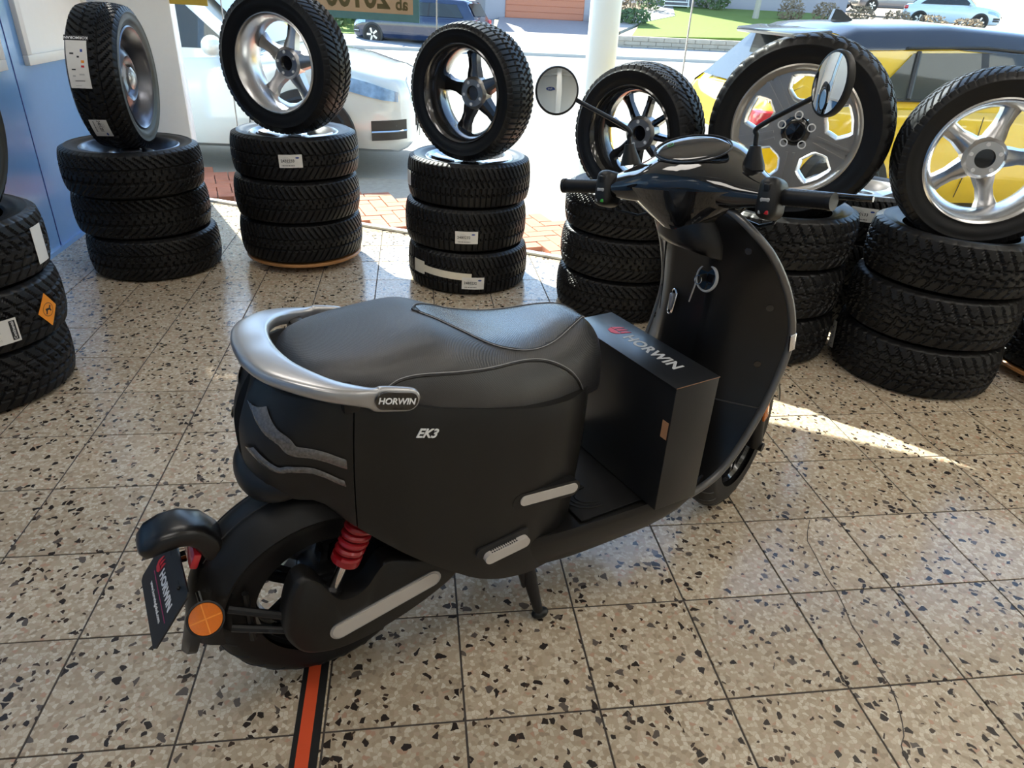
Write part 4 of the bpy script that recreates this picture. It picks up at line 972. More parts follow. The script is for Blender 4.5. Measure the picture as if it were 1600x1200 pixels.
# number plate carrier
rings = []
for c, ry, rn, ang in (((-.075, 0, .372), .040, .030, 60), ((-.083, 0, .405), .041, .030, 70), ((-.094, 0, .440), .042, .028, 95), ((-.112, 0, .462), .043, .0255, 130), ((-.138, 0, .472), .045, .0235, 165), ((-.165, 0, .470), .045, .0225, 185), ((-.188, 0, .462), .042, .021, 200), ((-.203, 0, .452), .034, .015, 205), ((-.209, 0, .448), .02, .007, 205)):
    t = Vector((math.cos(R_(ang)), 0, math.sin(R_(ang)))); n = Vector((-t.z, 0, t.x))
    rings.append([Vector(c)+Vector((0, 1, 0))*ry*math.copysign(abs(math.cos(b))**.6, math.cos(b))+n*rn*math.copysign(abs(math.sin(b))**.6, math.sin(b)) for b in [2*math.pi*q/20 for q in range(20)]])
pc = MB().loft(rings).build('plate_carrier', 'scooter_satin', sct, smooth=60)
rings = []
for c, hw in (((-.085, 0, .40), .040), ((-.115, 0, .34), .050), ((-.14, 0, .27), .055), ((-.158, 0, .215), .050), ((-.166, 0, .185), .042), ((-.170, 0, .168), .030), ((-.172, 0, .160), .014)):
    rings.append([Vector(c)+Vector((-.0, u*hw, 0))+Vector((e, 0, 0)) for u, e in ((-1, .012), (-.8, -.004), (0, -.012), (.8, -.004), (1, .012), (.8, .008), (0, .0), (-.8, .008))])
MB().loft(rings).build('mud_flap', 'scooter_satin', pc, smooth=50)
PT, PBm = Vector((-.146, 0, .396)), Vector((-.224, 0, .288)); up = (PT-PBm).normalized(); M = frame((PT+PBm)/2, (0, -1, 0), up); hl = (PT-PBm).length/2
mb = MB(); mb.prism([(-.1, -hl+.008), (-.092, -hl), (.092, -hl), (.1, -hl+.008), (.1, hl-.008), (.092, hl), (-.092, hl), (-.1, hl-.008)], -.002, .0012, M @ Matrix.Diagonal((1.06, 1, 1, 1)))
pl = mb.build('show_plate', 'plastic_dark', pc, smooth=0, label='black show plate reading HORWIN')
def on_plate(body, size, x, y, m, bold=0, space=1):
    v, f = text_polys(body, size, .0003, bold, space=space); return MB().add([M @ (p+Vector((x, y, .0018))) for p in v], f).build('plate_lettering', m, pc, smooth=0)
on_plate('HORWIN', .026, .018, .005, 'ink_white', .0009, 1.03); on_plate('www.horwinglobal.com', .0125, .005, -.033, 'ink_white', .0001)
emblem(MB(), .036, M @ Matrix.Translation((-.058, .008, .0015))).build('plate_emblem', 'ink_red', pc, smooth=0)
MB().prism([(-.07, -.0185), (.085, -.0185), (.085, -.0165), (-.07, -.0165)], .0012, .0018, M).build('plate_line', 'ink_magenta', pc, smooth=0)
for x in (-.055, .055): MB().prism([(x-.014, .043), (x+.014, .043), (x+.014, .048), (x-.014, .048)], .0012, .0016, M).build('plate_slot', 'ink_black', pc, smooth=0)
for x in (-.062, .062): MB().sphere(M @ Vector((x, .0455, .003)), .004, 10, 6).build('plate_bolt', 'metal_dark', pc)
MB().box((-.122, 0, .405), (.016, .07, .035), .005, Euler((0, R_(25), 0))).build('rear_reflector', 'reflector_red', pc, label='red reflector')
for sd_ in (-1, 1):
    Mr = frame((-.128, sd_*.098, .318), (1, 0, .1), (0, .62, .78)); 
    if sd_ > 0: Mr = frame((-.128, .098, .318), (-1, 0, 0), (0, -.62, .78))
    rf = MB().lathe([(0, .006), (.030, .0055), (.031, .002), (.031, -.003)], 36, Mr).build('side_reflector', 'reflector_orange', pc, label='round orange reflector')
    MB().lathe([(.031, -.004), (.0345, -.004), (.0345, .006), (.031, .0065)], 36, Mr, loop=True).build('reflector_ring', 'metal_dark', rf)
    for a in (0, math.pi/2): MB().prism([(-.029*math.cos(a)-.0012*math.sin(a), -.029*math.sin(a)-.0012*math.cos(a)), (.029*math.cos(a)-.0012*math.sin(a), .029*math.sin(a)-.0012*math.cos(a)), (.029*math.cos(a)+.0012*math.sin(a), .029*math.sin(a)+.0012*math.cos(a)), (-.029*math.cos(a)+.0012*math.sin(a), -.029*math.sin(a)+.0012*math.cos(a))], .004, .0066, Mr).build('reflector_rib', 'ink_orange', rf, smooth=0)
    MB().tube([(-.13, sd_*.05, .345), (-.128, sd_*.094, .325)], .005, 8).build('reflector_arm', 'chrome', pc)
# ------------------------------------------------------------------ foot board, leg shield
FW = [(.40, .12), (.46, .155), (.54, .178), (.64, .192), (.8, .199), (.95, .204), (1.03, .206), (1.06, .200)]
FB_ = [(.40, .235), (.46, .205), (.54, .175), (.66, .162), (.8, .165), (.92, .175), (1.0, .20), (1.06, .24)]
FT = [(.40, .30), (.9, .298), (1.0, .302), (1.06, .325)]
rings = []
for k in range(41):
    s = .40+.66*k/40; w_, zb, zt = smooth_tab(FW, s), smooth_tab(FB_, s), smooth_tab(FT, s); h = zt-zb
    R1 = [(0, 0), (.55, 0), (.76, .08), (.88, .25), (.96, .55), (1, .85), (1.0, .97), (.985, 1.03), (.96, 1.03), (.945, .99), (.93, .96), (.6, .96)]
    rings.append([Vector((s, -w_*a, zb+h*b)) for a, b in R1]+[Vector((s, w_*a, zb+h*b)) for a, b in reversed(R1[1:])]+[])
MB().loft(rings).build('foot_board', 'scooter_black', sct, smooth=45)
# rubber mat with raised arcs
mt = MB().box((.86, 0, .2975), (.33, .35, .006), .002).build('floor_mat', 'plastic_dark', sct)
for sd_ in (-1, 1):
    for r_ in (.05, .065, .08): MB().tube([(.775-r_*math.cos(a)*.9, sd_*(.10+r_*math.sin(a)*.6), .3015) for a in [math.pi*(q/10-.5) for q in range(11)]], .0022, 6).build('mat_ridge', 'plastic_dark', mt)
EDGE = [(1.0, .2055, .292), (1.055, .212, .318), (1.10, .217, .358), (1.145, .221, .43), (1.19, .223, .53), (1.215, .224, .62), (1.222, .224, .69), (1.208, .221, .755), (1.175, .211, .83), (1.125, .193, .905), (1.085, .160, .955), (1.07, .115, .982), (1.066, .07, .992)]
CENT = [(1.0, 0, .300), (1.03, 0, .315), (1.05, 0, .36), (1.065, 0, .43), (1.077, 0, .53), (1.085, 0, .62), (1.09, 0, .69), (1.09, 0, .755), (1.083, 0, .83), (1.072, 0, .905), (1.058, 0, .955), (1.045, 0, .982), (1.04, 0, .992)]
ES, CS = spline(EDGE, 5), spline(CENT, 5)
def shield_pt(i, u, off=0):
    e, c = ES[i], CS[i]; tt = max(0, (abs(u)-.30)/.70); k = .04*abs(u)**2+.96*tt**1.25; kz = abs(u)**1.5
    return Vector((c.x+(e.x-c.x)*k-off, e.y*u, c.z+(e.z-c.z)*kz))
us = [-1+2*k/40 for k in range(41)]
nE = len(ES); split = 19
def shield_panel(a, b, name, m):
    V = [shield_pt(i, u) for i in range(a, b) for u in us]; Bk = [p+Vector((.012, 0, 0)) for p in V]; n = len(us); r = b-a
    mb = MB(); f = [(i*n+j, i*n+j+1, (i+1)*n+j+1, (i+1)*n+j) for i in range(r-1) for j in range(n-1)]
    mb.add(V, f); mb.add(Bk, f)
    brd = [j for j in range(n)]+[i*n+n-1 for i in range(1, r)]+[(r-1)*n+j for j in range(n-2, -1, -1)]+[i*n for i in range(r-2, 0, -1)]
    mb.loft([[V[q] for q in brd], [Bk[q] for q in brd]], (False, False)); return mb.build(name, m, sct, smooth=50)
def shield_at(z, u, off=.001):
    i = min(range(nE), key=lambda k: abs(shield_pt(k, u).z-z)); return shield_pt(i, u, off)
shield = shield_panel(split, nE, 'leg_shield', 'scooter_satin'); shield_panel(0, split+1, 'lower_shield', 'scooter_satin'); MB().tube([shield_pt(split, u, .0003) for u in us], .0022, 6).build('shield_joint', 'ink_black', shield)
for z, u in ((.90, -.78), (.775, -.86), (.62, -.84), (.43, -.62), (.86, .70), (.70, .80), (.60, .84)):
    p = shield_at(z, u, .001); q = shield_at(z, u+.02, .001); M = frame(p, (q-p) if (q-p).length else (0, 1, 0), (.0, 0, 1)); MB().lathe([(0, .0015), (.0085, .0015), (.0085, -.002)], 16, M).lathe([(0, -.0015), (.0085, -.0015)], 16, M).build('screw_recess', 'gloss_black', shield)
for sd_ in (-1, 1): MB().tube([Vector((e.x+.004, sd_*(e.y+.004), e.z)) for e in ES], .0095, 8).build('edge_trim', 'trim_grey', shield, smooth=60)
p = ES[30]; MB().box((p.x+.002, -(p.y+.011), p.z), (.02, .006, .045), .002, Euler((0, R_(-10), 0))).build('edge_badge', 'chrome', shield)
# outer apron
V = []; us2 = [-1+2*k/24 for k in range(25)]
for i in range(0, nE):
    e = ES[i]; b = .115*min(1, max(0, (e.z-.40)/.25))*(1 if e.z < .8 else max(.25, 1-(e.z-.8)/.22))
    V += [Vector((e.x+.012+b*(1-abs(u)**2.2), e.y*u, e.z)) for u in us2]
n = len(us2); MB().add(V, [(i*n+j, i*n+j+1, (i+1)*n+j+1, (i+1)*n+j) for i in range(nE-1) for j in range(n-1)]).build('front_apron', 'scooter_black', sct, smooth=60)
MB().sphere((1.315, 0, .66), (.03, .10, .10), 24, 12).build('headlamp', 'headlamp', sct)
# ignition lock with key, bag hook, glove box line
p = shield_at(.818, -.30, .003); q = shield_at(.818, -.25, .003); M = frame(p, (q-p), (.1, 0, 1)); M = frame(p, (0, -1, 0), (.18, 0, 1))
lk = MB().lathe([(.029, .004), (.0325, .004), (.0345, 0), (.0325, -.004), (.029, -.002)], 32, M, loop=True).build('lock_ring', 'ink_grey', sct)
MB().lathe([(0, .0012), (.0295, .0012), (.0295, -.004)], 32, M).build('lock_face', 'gloss_black', lk); MB().box(M @ Vector((0, 0, .014)), (.024, .004, .020), .002).build('key', 'metal_dark', lk)
rg = [M @ Vector((-.006+.0105*math.cos(a), -.007+.0105*math.sin(a), .022)) for a in [2*math.pi*k/20 for k in range(20)]]; MB().tube(rg, .0012, 6, closed=True).build('key_ring', 'chrome', lk)
MB().tube([M @ Vector((-.010, -.016, .022)), M @ Vector((-.013, -.040, .020)), M @ Vector((-.016, -.066, .018))], [.002, .0022, .0018], 6).build('key_tag', 'silver_satin', lk)
p = shield_at(.722, .17, .004); M = frame(p, (-.22, -1, 0), (.12, 0, 1)); hk = []
for k in range(24): a = 2*math.pi*k/24; hk.append(M @ Vector((.0105*math.cos(a), .022*math.copysign(1, math.sin(a))*(abs(math.sin(a))>1e-6)+.0105*math.sin(a), .004)))
bh = MB().tube(hk, .0028, 8, closed=True).build('bag_hook_frame', 'chrome', sct); MB().box(M @ Vector((0, 0, .006)), (.012, .014, .046), .005).build('bag_hook', 'silver_satin', bh)
P = [shield_at(z, u, .0012) for z, u in ((.93, .66), (.91, .55), (.89, .52), (.85, .56), (.80, .60), (.74, .62), (.69, .58), (.66, .50))]; MB().tube(spline(P, 4), .0015, 5).build('glove_box_joint', 'ink_black', shield)
# ------------------------------------------------------------------ steering head, fork, front wheel
TH = R_(20); AX = Vector((-math.sin(R_(24)), 0, math.cos(R_(24)))); PV = Vector((1.085, .022, .965))
RM = Matrix.Rotation(TH, 3, AX)
def Hh(p): return PV+RM @ Vector(p)
def ell(c, rx, ry, n=28, pw=1.0, tilt=0): return [Vector((c[0]+rx*math.copysign(abs(math.cos(a))**pw, math.cos(a)), c[1]+ry*math.copysign(abs(math.sin(a))**pw, math.sin(a)), c[2]+tilt*math.cos(a))) for a in [2*math.pi*k/n for k in range(n)]]
nk = [ell((1.13, .0, .84), .05, .08, tilt=-.03), ell((1.09, .004, .866), .072, .096, tilt=-.02), ell((1.083, .006, .90), .076, .100), ell((1.08, .010, .94), .072, .094), ell((1.078, .015, .975), .066, .082), ell((1.078, .02, .998), .058, .07)]
MB().loft(nk).build('steering_neck', 'scooter_satin', sct, smooth=60)
HS = [(0, .015, .072, .118, .068), (.05, .014, .071, .115, .066), (.09, .006, .064, .103, .058), (.13, -.008, .054, .08, .046), (.165, -.025, .047, .056, .035), (.195, -.036, .042, .040, .028), (.212, -.042, .040, .030, .024)]
ys = [-.212+.424*k/44 for k in range(45)]; rings = []
for y in ys:
    a = abs(y); g_ = [smooth_tab([(h[0], h[q]) for h in HS], a) for q in (1, 2, 3, 4)]; ring = []
    for k in range(36):
        b = 2*math.pi*k/36; cx, cz = g_[2]*math.copysign(abs(math.cos(b))**.85, math.cos(b)), g_[3]*math.copysign(abs(math.sin(b))**.8, math.sin(b))
        if math.sin(b) < 0: cz *= .75
        ct, st_ = math.cos(R_(17)), math.sin(R_(17)); ring.append(Hh((g_[0]+cx*ct-cz*st_, y, g_[1]+cx*st_+cz*ct)))
    rings.append(ring)
hc = MB().loft(rings).build('handlebar_cover', 'gloss_black', sct, smooth=60)
rings = [[Hh((c[0]+rx*math.cos(b), ry*math.sin(b), c[1])) for b in [2*math.pi*k/32 for k in range(32)]] for c, rx, ry in (((-.016, .05), .098, .185), ((-.014, .022), .092, .160), ((-.012, -.005), .085, .124), ((-.010, -.03), .076, .086), ((-.010, -.046), .068, .060), ((-.01, -.055), .055, .045))]
MB().loft(rings).build('handlebar_lower_cover', 'gloss_black', hc, smooth=60)
# oval display
zc = Vector((-.50, 0, 1)).normalized(); Md = frame((-.022, 0, .1335), (0, 1, 0), zc.cross(Vector((0, 1, 0)))); 
prof = [(0, .0045), (.4, .0042), (.8, .0025), (.97, .0), (1, -.004)]
V = []; F = []
for r, h in prof:
    for k in range(40): a = 2*math.pi*k/40; V.append(Hh(Md @ Vector((.092*r*math.cos(a), .056*r*math.sin(a), abs(h) if h > 0 else h))))
for i in range(4):
    for k in range(40): k2 = (k+1) % 40; F.append((i*40+k, i*40+k2, (i+1)*40+k2, (i+1)*40+k))
ds = MB().add(V, F).build('display', 'gloss_black', hc, smooth=60)
rg = [Hh(Md @ Vector((.0935*math.cos(a), .0575*math.sin(a), -.001))) for a in [2*math.pi*k/48 for k in range(48)]]; MB().tube(rg, .0022, 6, closed=True).build('display_bezel', 'plastic_dark', ds)
rg = [Hh(Md @ Vector((.058+.007*math.cos(a), -.006+.007*math.sin(a), .0045))) for a in [2*math.pi*k/16 for k in range(16)]]; MB().tube(rg, .0006, 5, closed=True).build('display_icon', 'button_green', ds)
def hbox(c, size, b, rot=None, seg=3): return MB().box(c, size, b, rot, seg=seg).xf(Hh)
for sd_ in (1, -1):
    sw = hbox((-.052, sd_*.208, .036), (.072, .048, .088), .020, Euler((0, R_(14), 0)), 4).build('switch_housing', 'plastic_dark', sct, smooth=50, label='left switch housing with green button' if sd_ > 0 else 'right switch housing with red button')
    # rider-facing buttons
    xf = -.0895
    for k, (dz, sz, m_) in enumerate((((.026), (.010, .015, .020), 'plastic_dark'), ((.002), (.008, .022, .011), 'button_grey'), ((-.022), (.008, .026, .010), 'button_grey'))):
        hbox((xf+.012*abs(dz)/.026*.5-.0+(.004 if dz > 0 else -.004), sd_*.208, .036+dz), sz, .0038).build('button', m_, sw)
    hbox((xf-.003+.004, sd_*.208+(-.006), .036-.022), (.009, .013, .0105), .004).build('button', 'button_green' if sd_ > 0 else 'button_red', sw, label='green button' if sd_ > 0 else 'red button')
    gr = [Hh((-.047-.017*t, sd_*(.228+.106*t), .040)) for t in [k/24 for k in range(25)]]
    gp = MB().tube(gr, [.0165+.0007*(k % 2) for k in range(25)], 20).build('grip', 'rubber', sct, smooth=60); e = gr[-1]; d = (gr[-1]-gr[-2]).normalized(); MB().tube([e-d*.002, e+d*.006], .0185, 20).build('grip_end', 'rubber_side', gp)
    lv = [Hh(p) for p in ((-.015, sd_*.20, .045), (.012, sd_*.225, .044), (.010, sd_*.29, .042), (.002, sd_*.36, .040), (.0, sd_*.395, .040))]
    MB().tube(spline(lv, 5), .0065, 8).build('brake_lever', 'gloss_black', sct, smooth=60)
    MB().tube([Hh(p) for p in ((.0, sd_*.215, .03), (-.02, sd_*.205, -.02), (.01, sd_*.16, -.035), (.02, sd_*.10, -.02))], .004, 8).build('brake_cable', 'plastic_dark', sct)
def mirror(boot, top, bend, edge, cen, normal, rx, ry, lab_):
    st_ = MB().tube(spline([boot, top, bend, Vector(cen)+((Vector(edge)-Vector(cen))-(Vector(edge)-Vector(cen)).dot(Vector(normal).normalized())*Vector(normal).normalized()).normalized()*rx*1.0-Vector(normal).normalized()*.006], 8), .0055, 10).build('mirror_stalk', 'plastic_dark', sct, smooth=60)
    b0 = Vector(boot); d = (Vector(top)-b0).normalized(); MB().tube([b0-d*.045, b0-d*.035, b0-d*.012, b0+d*.004], [.026, .024, .016, .012], 18).build('mirror_boot', 'rubber_side', st_)
    M = frame(cen, Vector((0, 0, 1)).cross(Vector(normal)), (0, 0, 1)); M = frame(cen, M.col[0].to_3d(), Vector(normal).cross(M.col[0].to_3d()))
    S = M @ Matrix.Diagonal((rx, ry, 1, 1)); hd_ = MB().lathe([(.93, .004), (1.0, .003), (1.03, -.002), (1.0, -.012), (.7, -.020), (0, -.024)], 40, S).build('mirror_shell', 'plastic_dark', st_, smooth=50, label=lab_)
    MB().lathe([(.0001, .0060), (.2, .0059), (.4, .0056), (.6, .0050), (.8, .0042), (.95, .0033)], 40, S).build('mirror_face', 'mirror_glass', hd_, smooth=80)
mirror(Hh((0, .182, .135)), Hh((0, .184, .155)), Hh((-.002, .194, .178)), Hh((-.02, .342, .25)), Hh((-.04, .375, .268)), (-.50, -.86, .13), .054, .057, 'left rear-view mirror')
mirror(Hh((0, -.140, .135)), Hh((0, -.141, .160)), Hh((-.002, -.148, .180)), Hh((-.02, -.25, .235)), Hh((-.04, -.298, .258)), (-.98, .30, .06), .052, .060, 'right rear-view mirror')
# front wheel turned with the bars
FRM = Matrix.Rotation(TH, 3, 'Z'); FA_ = Vector((1.40, .012, .232))
scooter_wheel('front_tyre', FA_, .232, .048, .152, TH)
def Ff(p): return FA_+FRM @ Vector(p)
fg = arc_guard(Vector((0, 0, 0)), .258, R_(20), R_(150), lambda t: .062, th=.005).xf(Ff).build('front_mudguard', 'scooter_black', sct, smooth=60)
for sd_ in (-1, 1):
    fk = MB().tube([Ff((0, sd_*.075, 0)), Ff((-.05, sd_*.075, .14)), Ff((-.13, sd_*.07, .36))], [.020, .022, .019], 14).build('fork_leg', 'metal_dark', sct)
    MB().tube([Ff((0, sd_*.10, 0)), Ff((0, sd_*.04, 0))], .014, 12).build('axle_nut', 'metal_dark', fk)
    MB().box(Ff((-.055, sd_*.098, .155)), (.03, .008, .075), .004, Euler((0, R_(-18), TH))).build('fork_reflector', 'reflector_orange', fk, label='orange side reflector')
MB().lathe([(.055, -.002), (.09, -.002), (.09, .002), (.055, .002)], 40, Matrix.Translation(Ff((0, .055, 0))) @ Matrix.Rotation(TH, 4, 'Z') @ Matrix.Rotation(math.pi/2, 4, 'X'), loop=True).build('brake_disc', 'silver_satin', sct)
MB().tube([(1.30, .005, .55), (1.21, .008, .72), (1.12, .015, .90)], .035, 16).build('steering_tube', 'metal_dark', sct)
MB().box((1.18, 0, .40), (.10, .24, .26), .03, Euler((0, R_(-20), 0))).build('inner_panel', 'plastic_dark', sct)
# centre stand
cs = MB().tube([(.56, -.11, .165), (.56, .11, .165)], .016, 12).build('centre_stand', 'metal_dark', sct)
for sd_ in (-1, 1):
    MB().tube([(.590, sd_*.115, .165), (.600, sd_*.13, .09), (.612, sd_*.150, .018)], [.017, .016, .012], 12).build('stand_leg', 'metal_dark', cs); MB().sphere((.616, sd_*.150, .014), (.024, .016, .014), 14, 8).build('stand_foot', 'plastic_dark', cs)
    MB().box((.590, sd_*.118, .13), (.045, .014, .07), .004, Euler((0, R_(-15), 0))).build('stand_bracket', 'metal_dark', cs)
# ------------------------------------------------------------------ carton on the foot board
cb = thing('carton', 'black carton printed HORWIN standing on the foot board of the scooter', 'box', SC_O+Matrix.Rotation(SC_H, 3, 'Z') @ Vector((.940, -.026, .3035)), SC_H)
MB().box((0, 0, .17), (.130, .405, .34), .0025).build('body', 'carton_black', cb)
MB().box((-.002, 0, .3412), (.134, .407, .0022), .0008).build('lid_flap', 'carton_black', cb)
for p, q in (((-.065, -.2028, .3405), (.065, -.2028, .3405)), ((-.0655, -.2028, .3402), (-.0655, .2028, .3402))): MB().tube([p, q], .0011, 5).build('cut_edge', 'carton_brown', cb)
v, f = text_polys('HORWIN', .045, .0002, .0014, space=1.05); M = frame((.004, -.035, .3426), (0, -1, 0), (1, 0, 0)); MB().add([M @ p for p in v], f).build('lettering', 'ink_grey', cb, smooth=0)
emblem(MB(), .05, frame((.006, .098, .3424), (0, -1, 0), (1, 0, 0))).build('emblem', 'ink_red', cb, smooth=0)
MB().box((-.0657, -.188, .225), (.001, .02, .045), .0).build('hand_hole', 'carton_brown', cb, smooth=0)
#CARS
# ------------------------------------------------------------------ parked cars
def car(name, label, loc, heading, paint, roofpaint=None, L=4.3, Wd=1.8, H=1.48, belt=.93, hood=.90, nose=.72, tailz=.95, wsb=.95, wst=.35, rr=-1.25, rb=-1.75, rear_drop=.0, wheelR=.32, roof_end=None, detail=True, glass_m='car_glass', groupn=None, sill=.20, qwin=.0):
    """x forward; wsb/wst = windscreen base/top, rr/rb = roof rear end / rear window base"""
    t = thing(name, label, 'car', loc, heading, groupn); hw = Wd/2; a = L/2; rp = roofpaint or paint
    xs = [-a, -a+.03, -a+.10, -a+.3, -a+.7, rb, (rb+wsb)/2, wsb, wsb+.25, a-.5, a-.25, a-.1, a-.03, a]
    xs = sorted(xs); top = [(-a, tailz-.28), (-a+.03, tailz-.12), (-a+.12, tailz-.01), (rb-.02, tailz), (rb+.3, belt+.02), (wsb-.1, belt), (wsb+.2, belt+.01 if hood > belt else hood+.03), (a-.5, hood-.03), (a-.25, hood-.10), (a-.08, nose-.02), (a-.02, nose-.13), (a, nose-.25)]
    wid = [(-a, hw*.74), (-a+.04, hw*.86), (-a+.15, hw*.95), (-a+.6, hw), (0, hw), (a-.7, hw*.99), (a-.35, hw*.94), (a-.15, hw*.84), (a-.05, hw*.72), (a, hw*.6)]
    bot = [(-a, .36), (-a+.1, .27), (-a+.5, sill), (a-.5, sill), (a-.1, .22), (a, .30)]
    n = 60; rings = []
    for k in range(n+1):
        u = k/n; x = -a+L*(u-.012*math.sin(2*math.pi*u)) if 0 < k < n else (-a if k == 0 else a)
        zt, w_, zb = lerp(top, x), lerp(wid, x), lerp(bot, x); h = zt-zb
        pr = [(0, 0), (.8, 0), (.93, .06), (.985, .2), (1.0, .38), (.998, .55), (1.0, .68), (.985, .80), (.955, .90), (.90, .965), (.80, .995), (.4, 1.03), (0, 1.04)]
        rings.append([(x, -w_*p, zb+h*q) for p, q in pr]+[(x, w_*p, zb+h*q) for p, q in reversed(pr[1:-1])])
    MB().loft(rings).build('body', paint, t, smooth=40)
    # greenhouse
    wb, wr = hw*.93, hw*.70; zr = [(rb, tailz-.02), (rr, H-.08), (rr+.12, H-.035), ((rr+wst)/2, H), (wst-.1, H-.03), (wst, H-.06), (wsb, belt-.02)]
    gx = sorted(set([rb, rb+(rr-rb)*.5, rr, rr+.06, rr+.12, rr+.3, (rr+wst)/2-.2, (rr+wst)/2, (rr+wst)/2+.2, wst-.3, wst-.1, wst, wst+(wsb-wst)*.5, wsb]))
    def gw(x, z): f = max(0, min(1, (z-belt)/(H-belt))); return (wb+(wr-wb)*f)*(1-.10*max(0, (x-wst)/(wsb-wst))**2)*(1-.10*max(0, (rr-x)/(rr-rb+1e-6))**2)
    rings = []
    for x in gx:
        z = lerp(zr, x); zz = [belt-.06, belt+(z-belt)*.5, z-.03 if z-.03 > belt else z]; r = [(x, -gw(x, q), q) for q in zz]+[(x, -gw(x, z)*.93, z-.002), (x, -gw(x, z)*.5, z+.018), (x, 0, z+.024)]
        rings.append(r+[(p[0], -p[1], p[2]) for p in reversed(r[:-1])])
    MB().loft(rings).build('cabin', paint, t, smooth=40)
    rf = [r for r, x in zip(rings, gx) if rr-.001 <= x <= wst+.001]
    MB().loft([[Vector((r[2][0], -gw(r[2][0], r[2][2]-.105)-.008, r[2][2]-.105))]+[Vector((p[0], p[1]*1.01, p[2]+.006)) for p in r[2:9]]+[Vector((r[2][0], gw(r[2][0], r[2][2]-.105)+.008, r[2][2]-.105))] for r in rf], closed=False).build('roof', rp, t, smooth=50)
    # glass: windscreen, rear window, side windows
    def quad(nm, pts, m, push, par=t):
        c = sum((Vector(p) for p in pts), Vector())/len(pts); return MB().add([Vector(p)+Vector(push) for p in pts], [tuple(range(len(pts)))]).build(nm, m, par, smooth=0)
    d = .93
    quad('windscreen', [(wsb-.05, -gw(wsb, belt)*d, belt+.03), (wsb-.05, gw(wsb, belt)*d, belt+.03), (wst+.05, gw(wst, H-.08)*d, H-.10), (wst+.05, -gw(wst, H-.08)*d, H-.10)], glass_m, (.035, 0, .035))
    rz0, rz1 = tailz+.03, H-.13; fx = lambda z: rb+(rr-rb)*(z-(tailz-.02))/(H-.08-tailz+.02)
    rwn = quad('rear_window', [(fx(rz0), -gw(fx(rz0), rz0)*.86, rz0), (fx(rz0), gw(fx(rz0), rz0)*.86, rz0), (fx(rz1), gw(fx(rz1), rz1)*.9, rz1), (fx(rz1), -gw(fx(rz1), rz1)*.9, rz1)], glass_m, (-.02, 0, .02))
    for sd_ in (-1, 1):
        x0, x1 = rb+.35+qwin, wsb-.20; z0, z1 = belt+.035, H-.15
        top_r, top_f = rr+.33+qwin*.6, wst-.10; mid = (top_r+top_f)/2+.05
        def P(x, z): return (x, sd_*(gw(x, z)+.016), z)
        quad('side_window', [P(x0, z0), P(mid-.03, z0), P(mid-.03, z1), P(top_r, z1-.02)], glass_m, (0, 0, 0)); quad('side_window', [P(mid+.03, z0), P(x1, z0), P(top_f, z1), P(mid+.03, z1)], glass_m, (0, 0, 0))
        if detail:
            for q in (x0+.28,): MB().tube([Vector(P(q, z0))+Vector((0, sd_*.004, 0)), Vector(P(q+.07, z1-.01))+Vector((0, sd_*.004, 0))], .018, 6).build('window_bar', 'car_black', t)
            MB().tube([Vector(P(x0-.05, z0-.01)), Vector(P(x1+.08, z0-.01))], .010, 6).build('window_trim', 'car_black', t); MB().tube([Vector(P(top_r-.05, z1+.01)), Vector(P(mid, z1+.035)), Vector(P(top_f+.05, z1+.01))], .010, 6).build('window_trim', 'car_black', t)
            for q in (mid, wsb-.12, mid-.85): MB().tube([(q, sd_*(hw+.001), belt-.06), (q+.01, sd_*(hw+.0015), .55), (q-.02, sd_*hw*.995, .30)], .004, 4).build('door_gap', 'car_black', t)
            for q in (mid-.22, mid+.18-.95+.35): MB().box((q, sd_*(hw+.012), belt-.13), (.19, .03, .028), .01).build('door_handle', paint, t)
        quad('door_pillar', [P(mid-.03, z0), P(mid+.03, z0), P(mid+.03, z1), P(mid-.03, z1)], 'car_black', (0, 0, 0))
        m_ = MB().sphere((wsb-.30, sd_*(hw+.12), belt+.07), (.075, .12, .075), 16, 10).build('door_mirror', paint, t); MB().box((wsb-.27, sd_*(hw-.01), belt+.04), (.06, .14, .04), .01).build('mirror_foot', 'car_black', m_)
        # lamps
        hl = []
        for k in range(9): u = k/8; x = a-.62+.50*u; hl.append((x, u))
        V = [(x, sd_*(lerp(wid, x)*(.992 if o > 0 else 1.0)+.012), lerp(top, x)-.15-.01*u+o) for x, u in hl for o in (.02+.045*math.sin(math.pi*min(1, u*.75+.1)), -.055+.02*u)]
        MB().add(V, [(2*k, 2*k+2, 2*k+3, 2*k+1) for k in range(8)]).build('headlamp', 'headlamp', t, smooth=60)
        MB().box((-a+.10, sd_*hw*.84, tailz-.14), (.16, hw*.24, .15), .03).build('tail_lamp', 'reflector_red', t)
        V = [(a-.34+.28*u, sd_*(lerp(wid, a-.34+.28*u)+.004), .42+o) for u in (0, .25, .5, .75, 1) for o in (.09, -.07)]
        bo = MB().add(V, [(2*k, 2*k+2, 2*k+3, 2*k+1) for k in range(4)]).build('bumper_opening', 'car_black', t); MB().tube([(p[0], p[1]+sd_*.004, .42) for p in V[::2]], .008, 6).build('bumper_strip', 'chrome', bo)
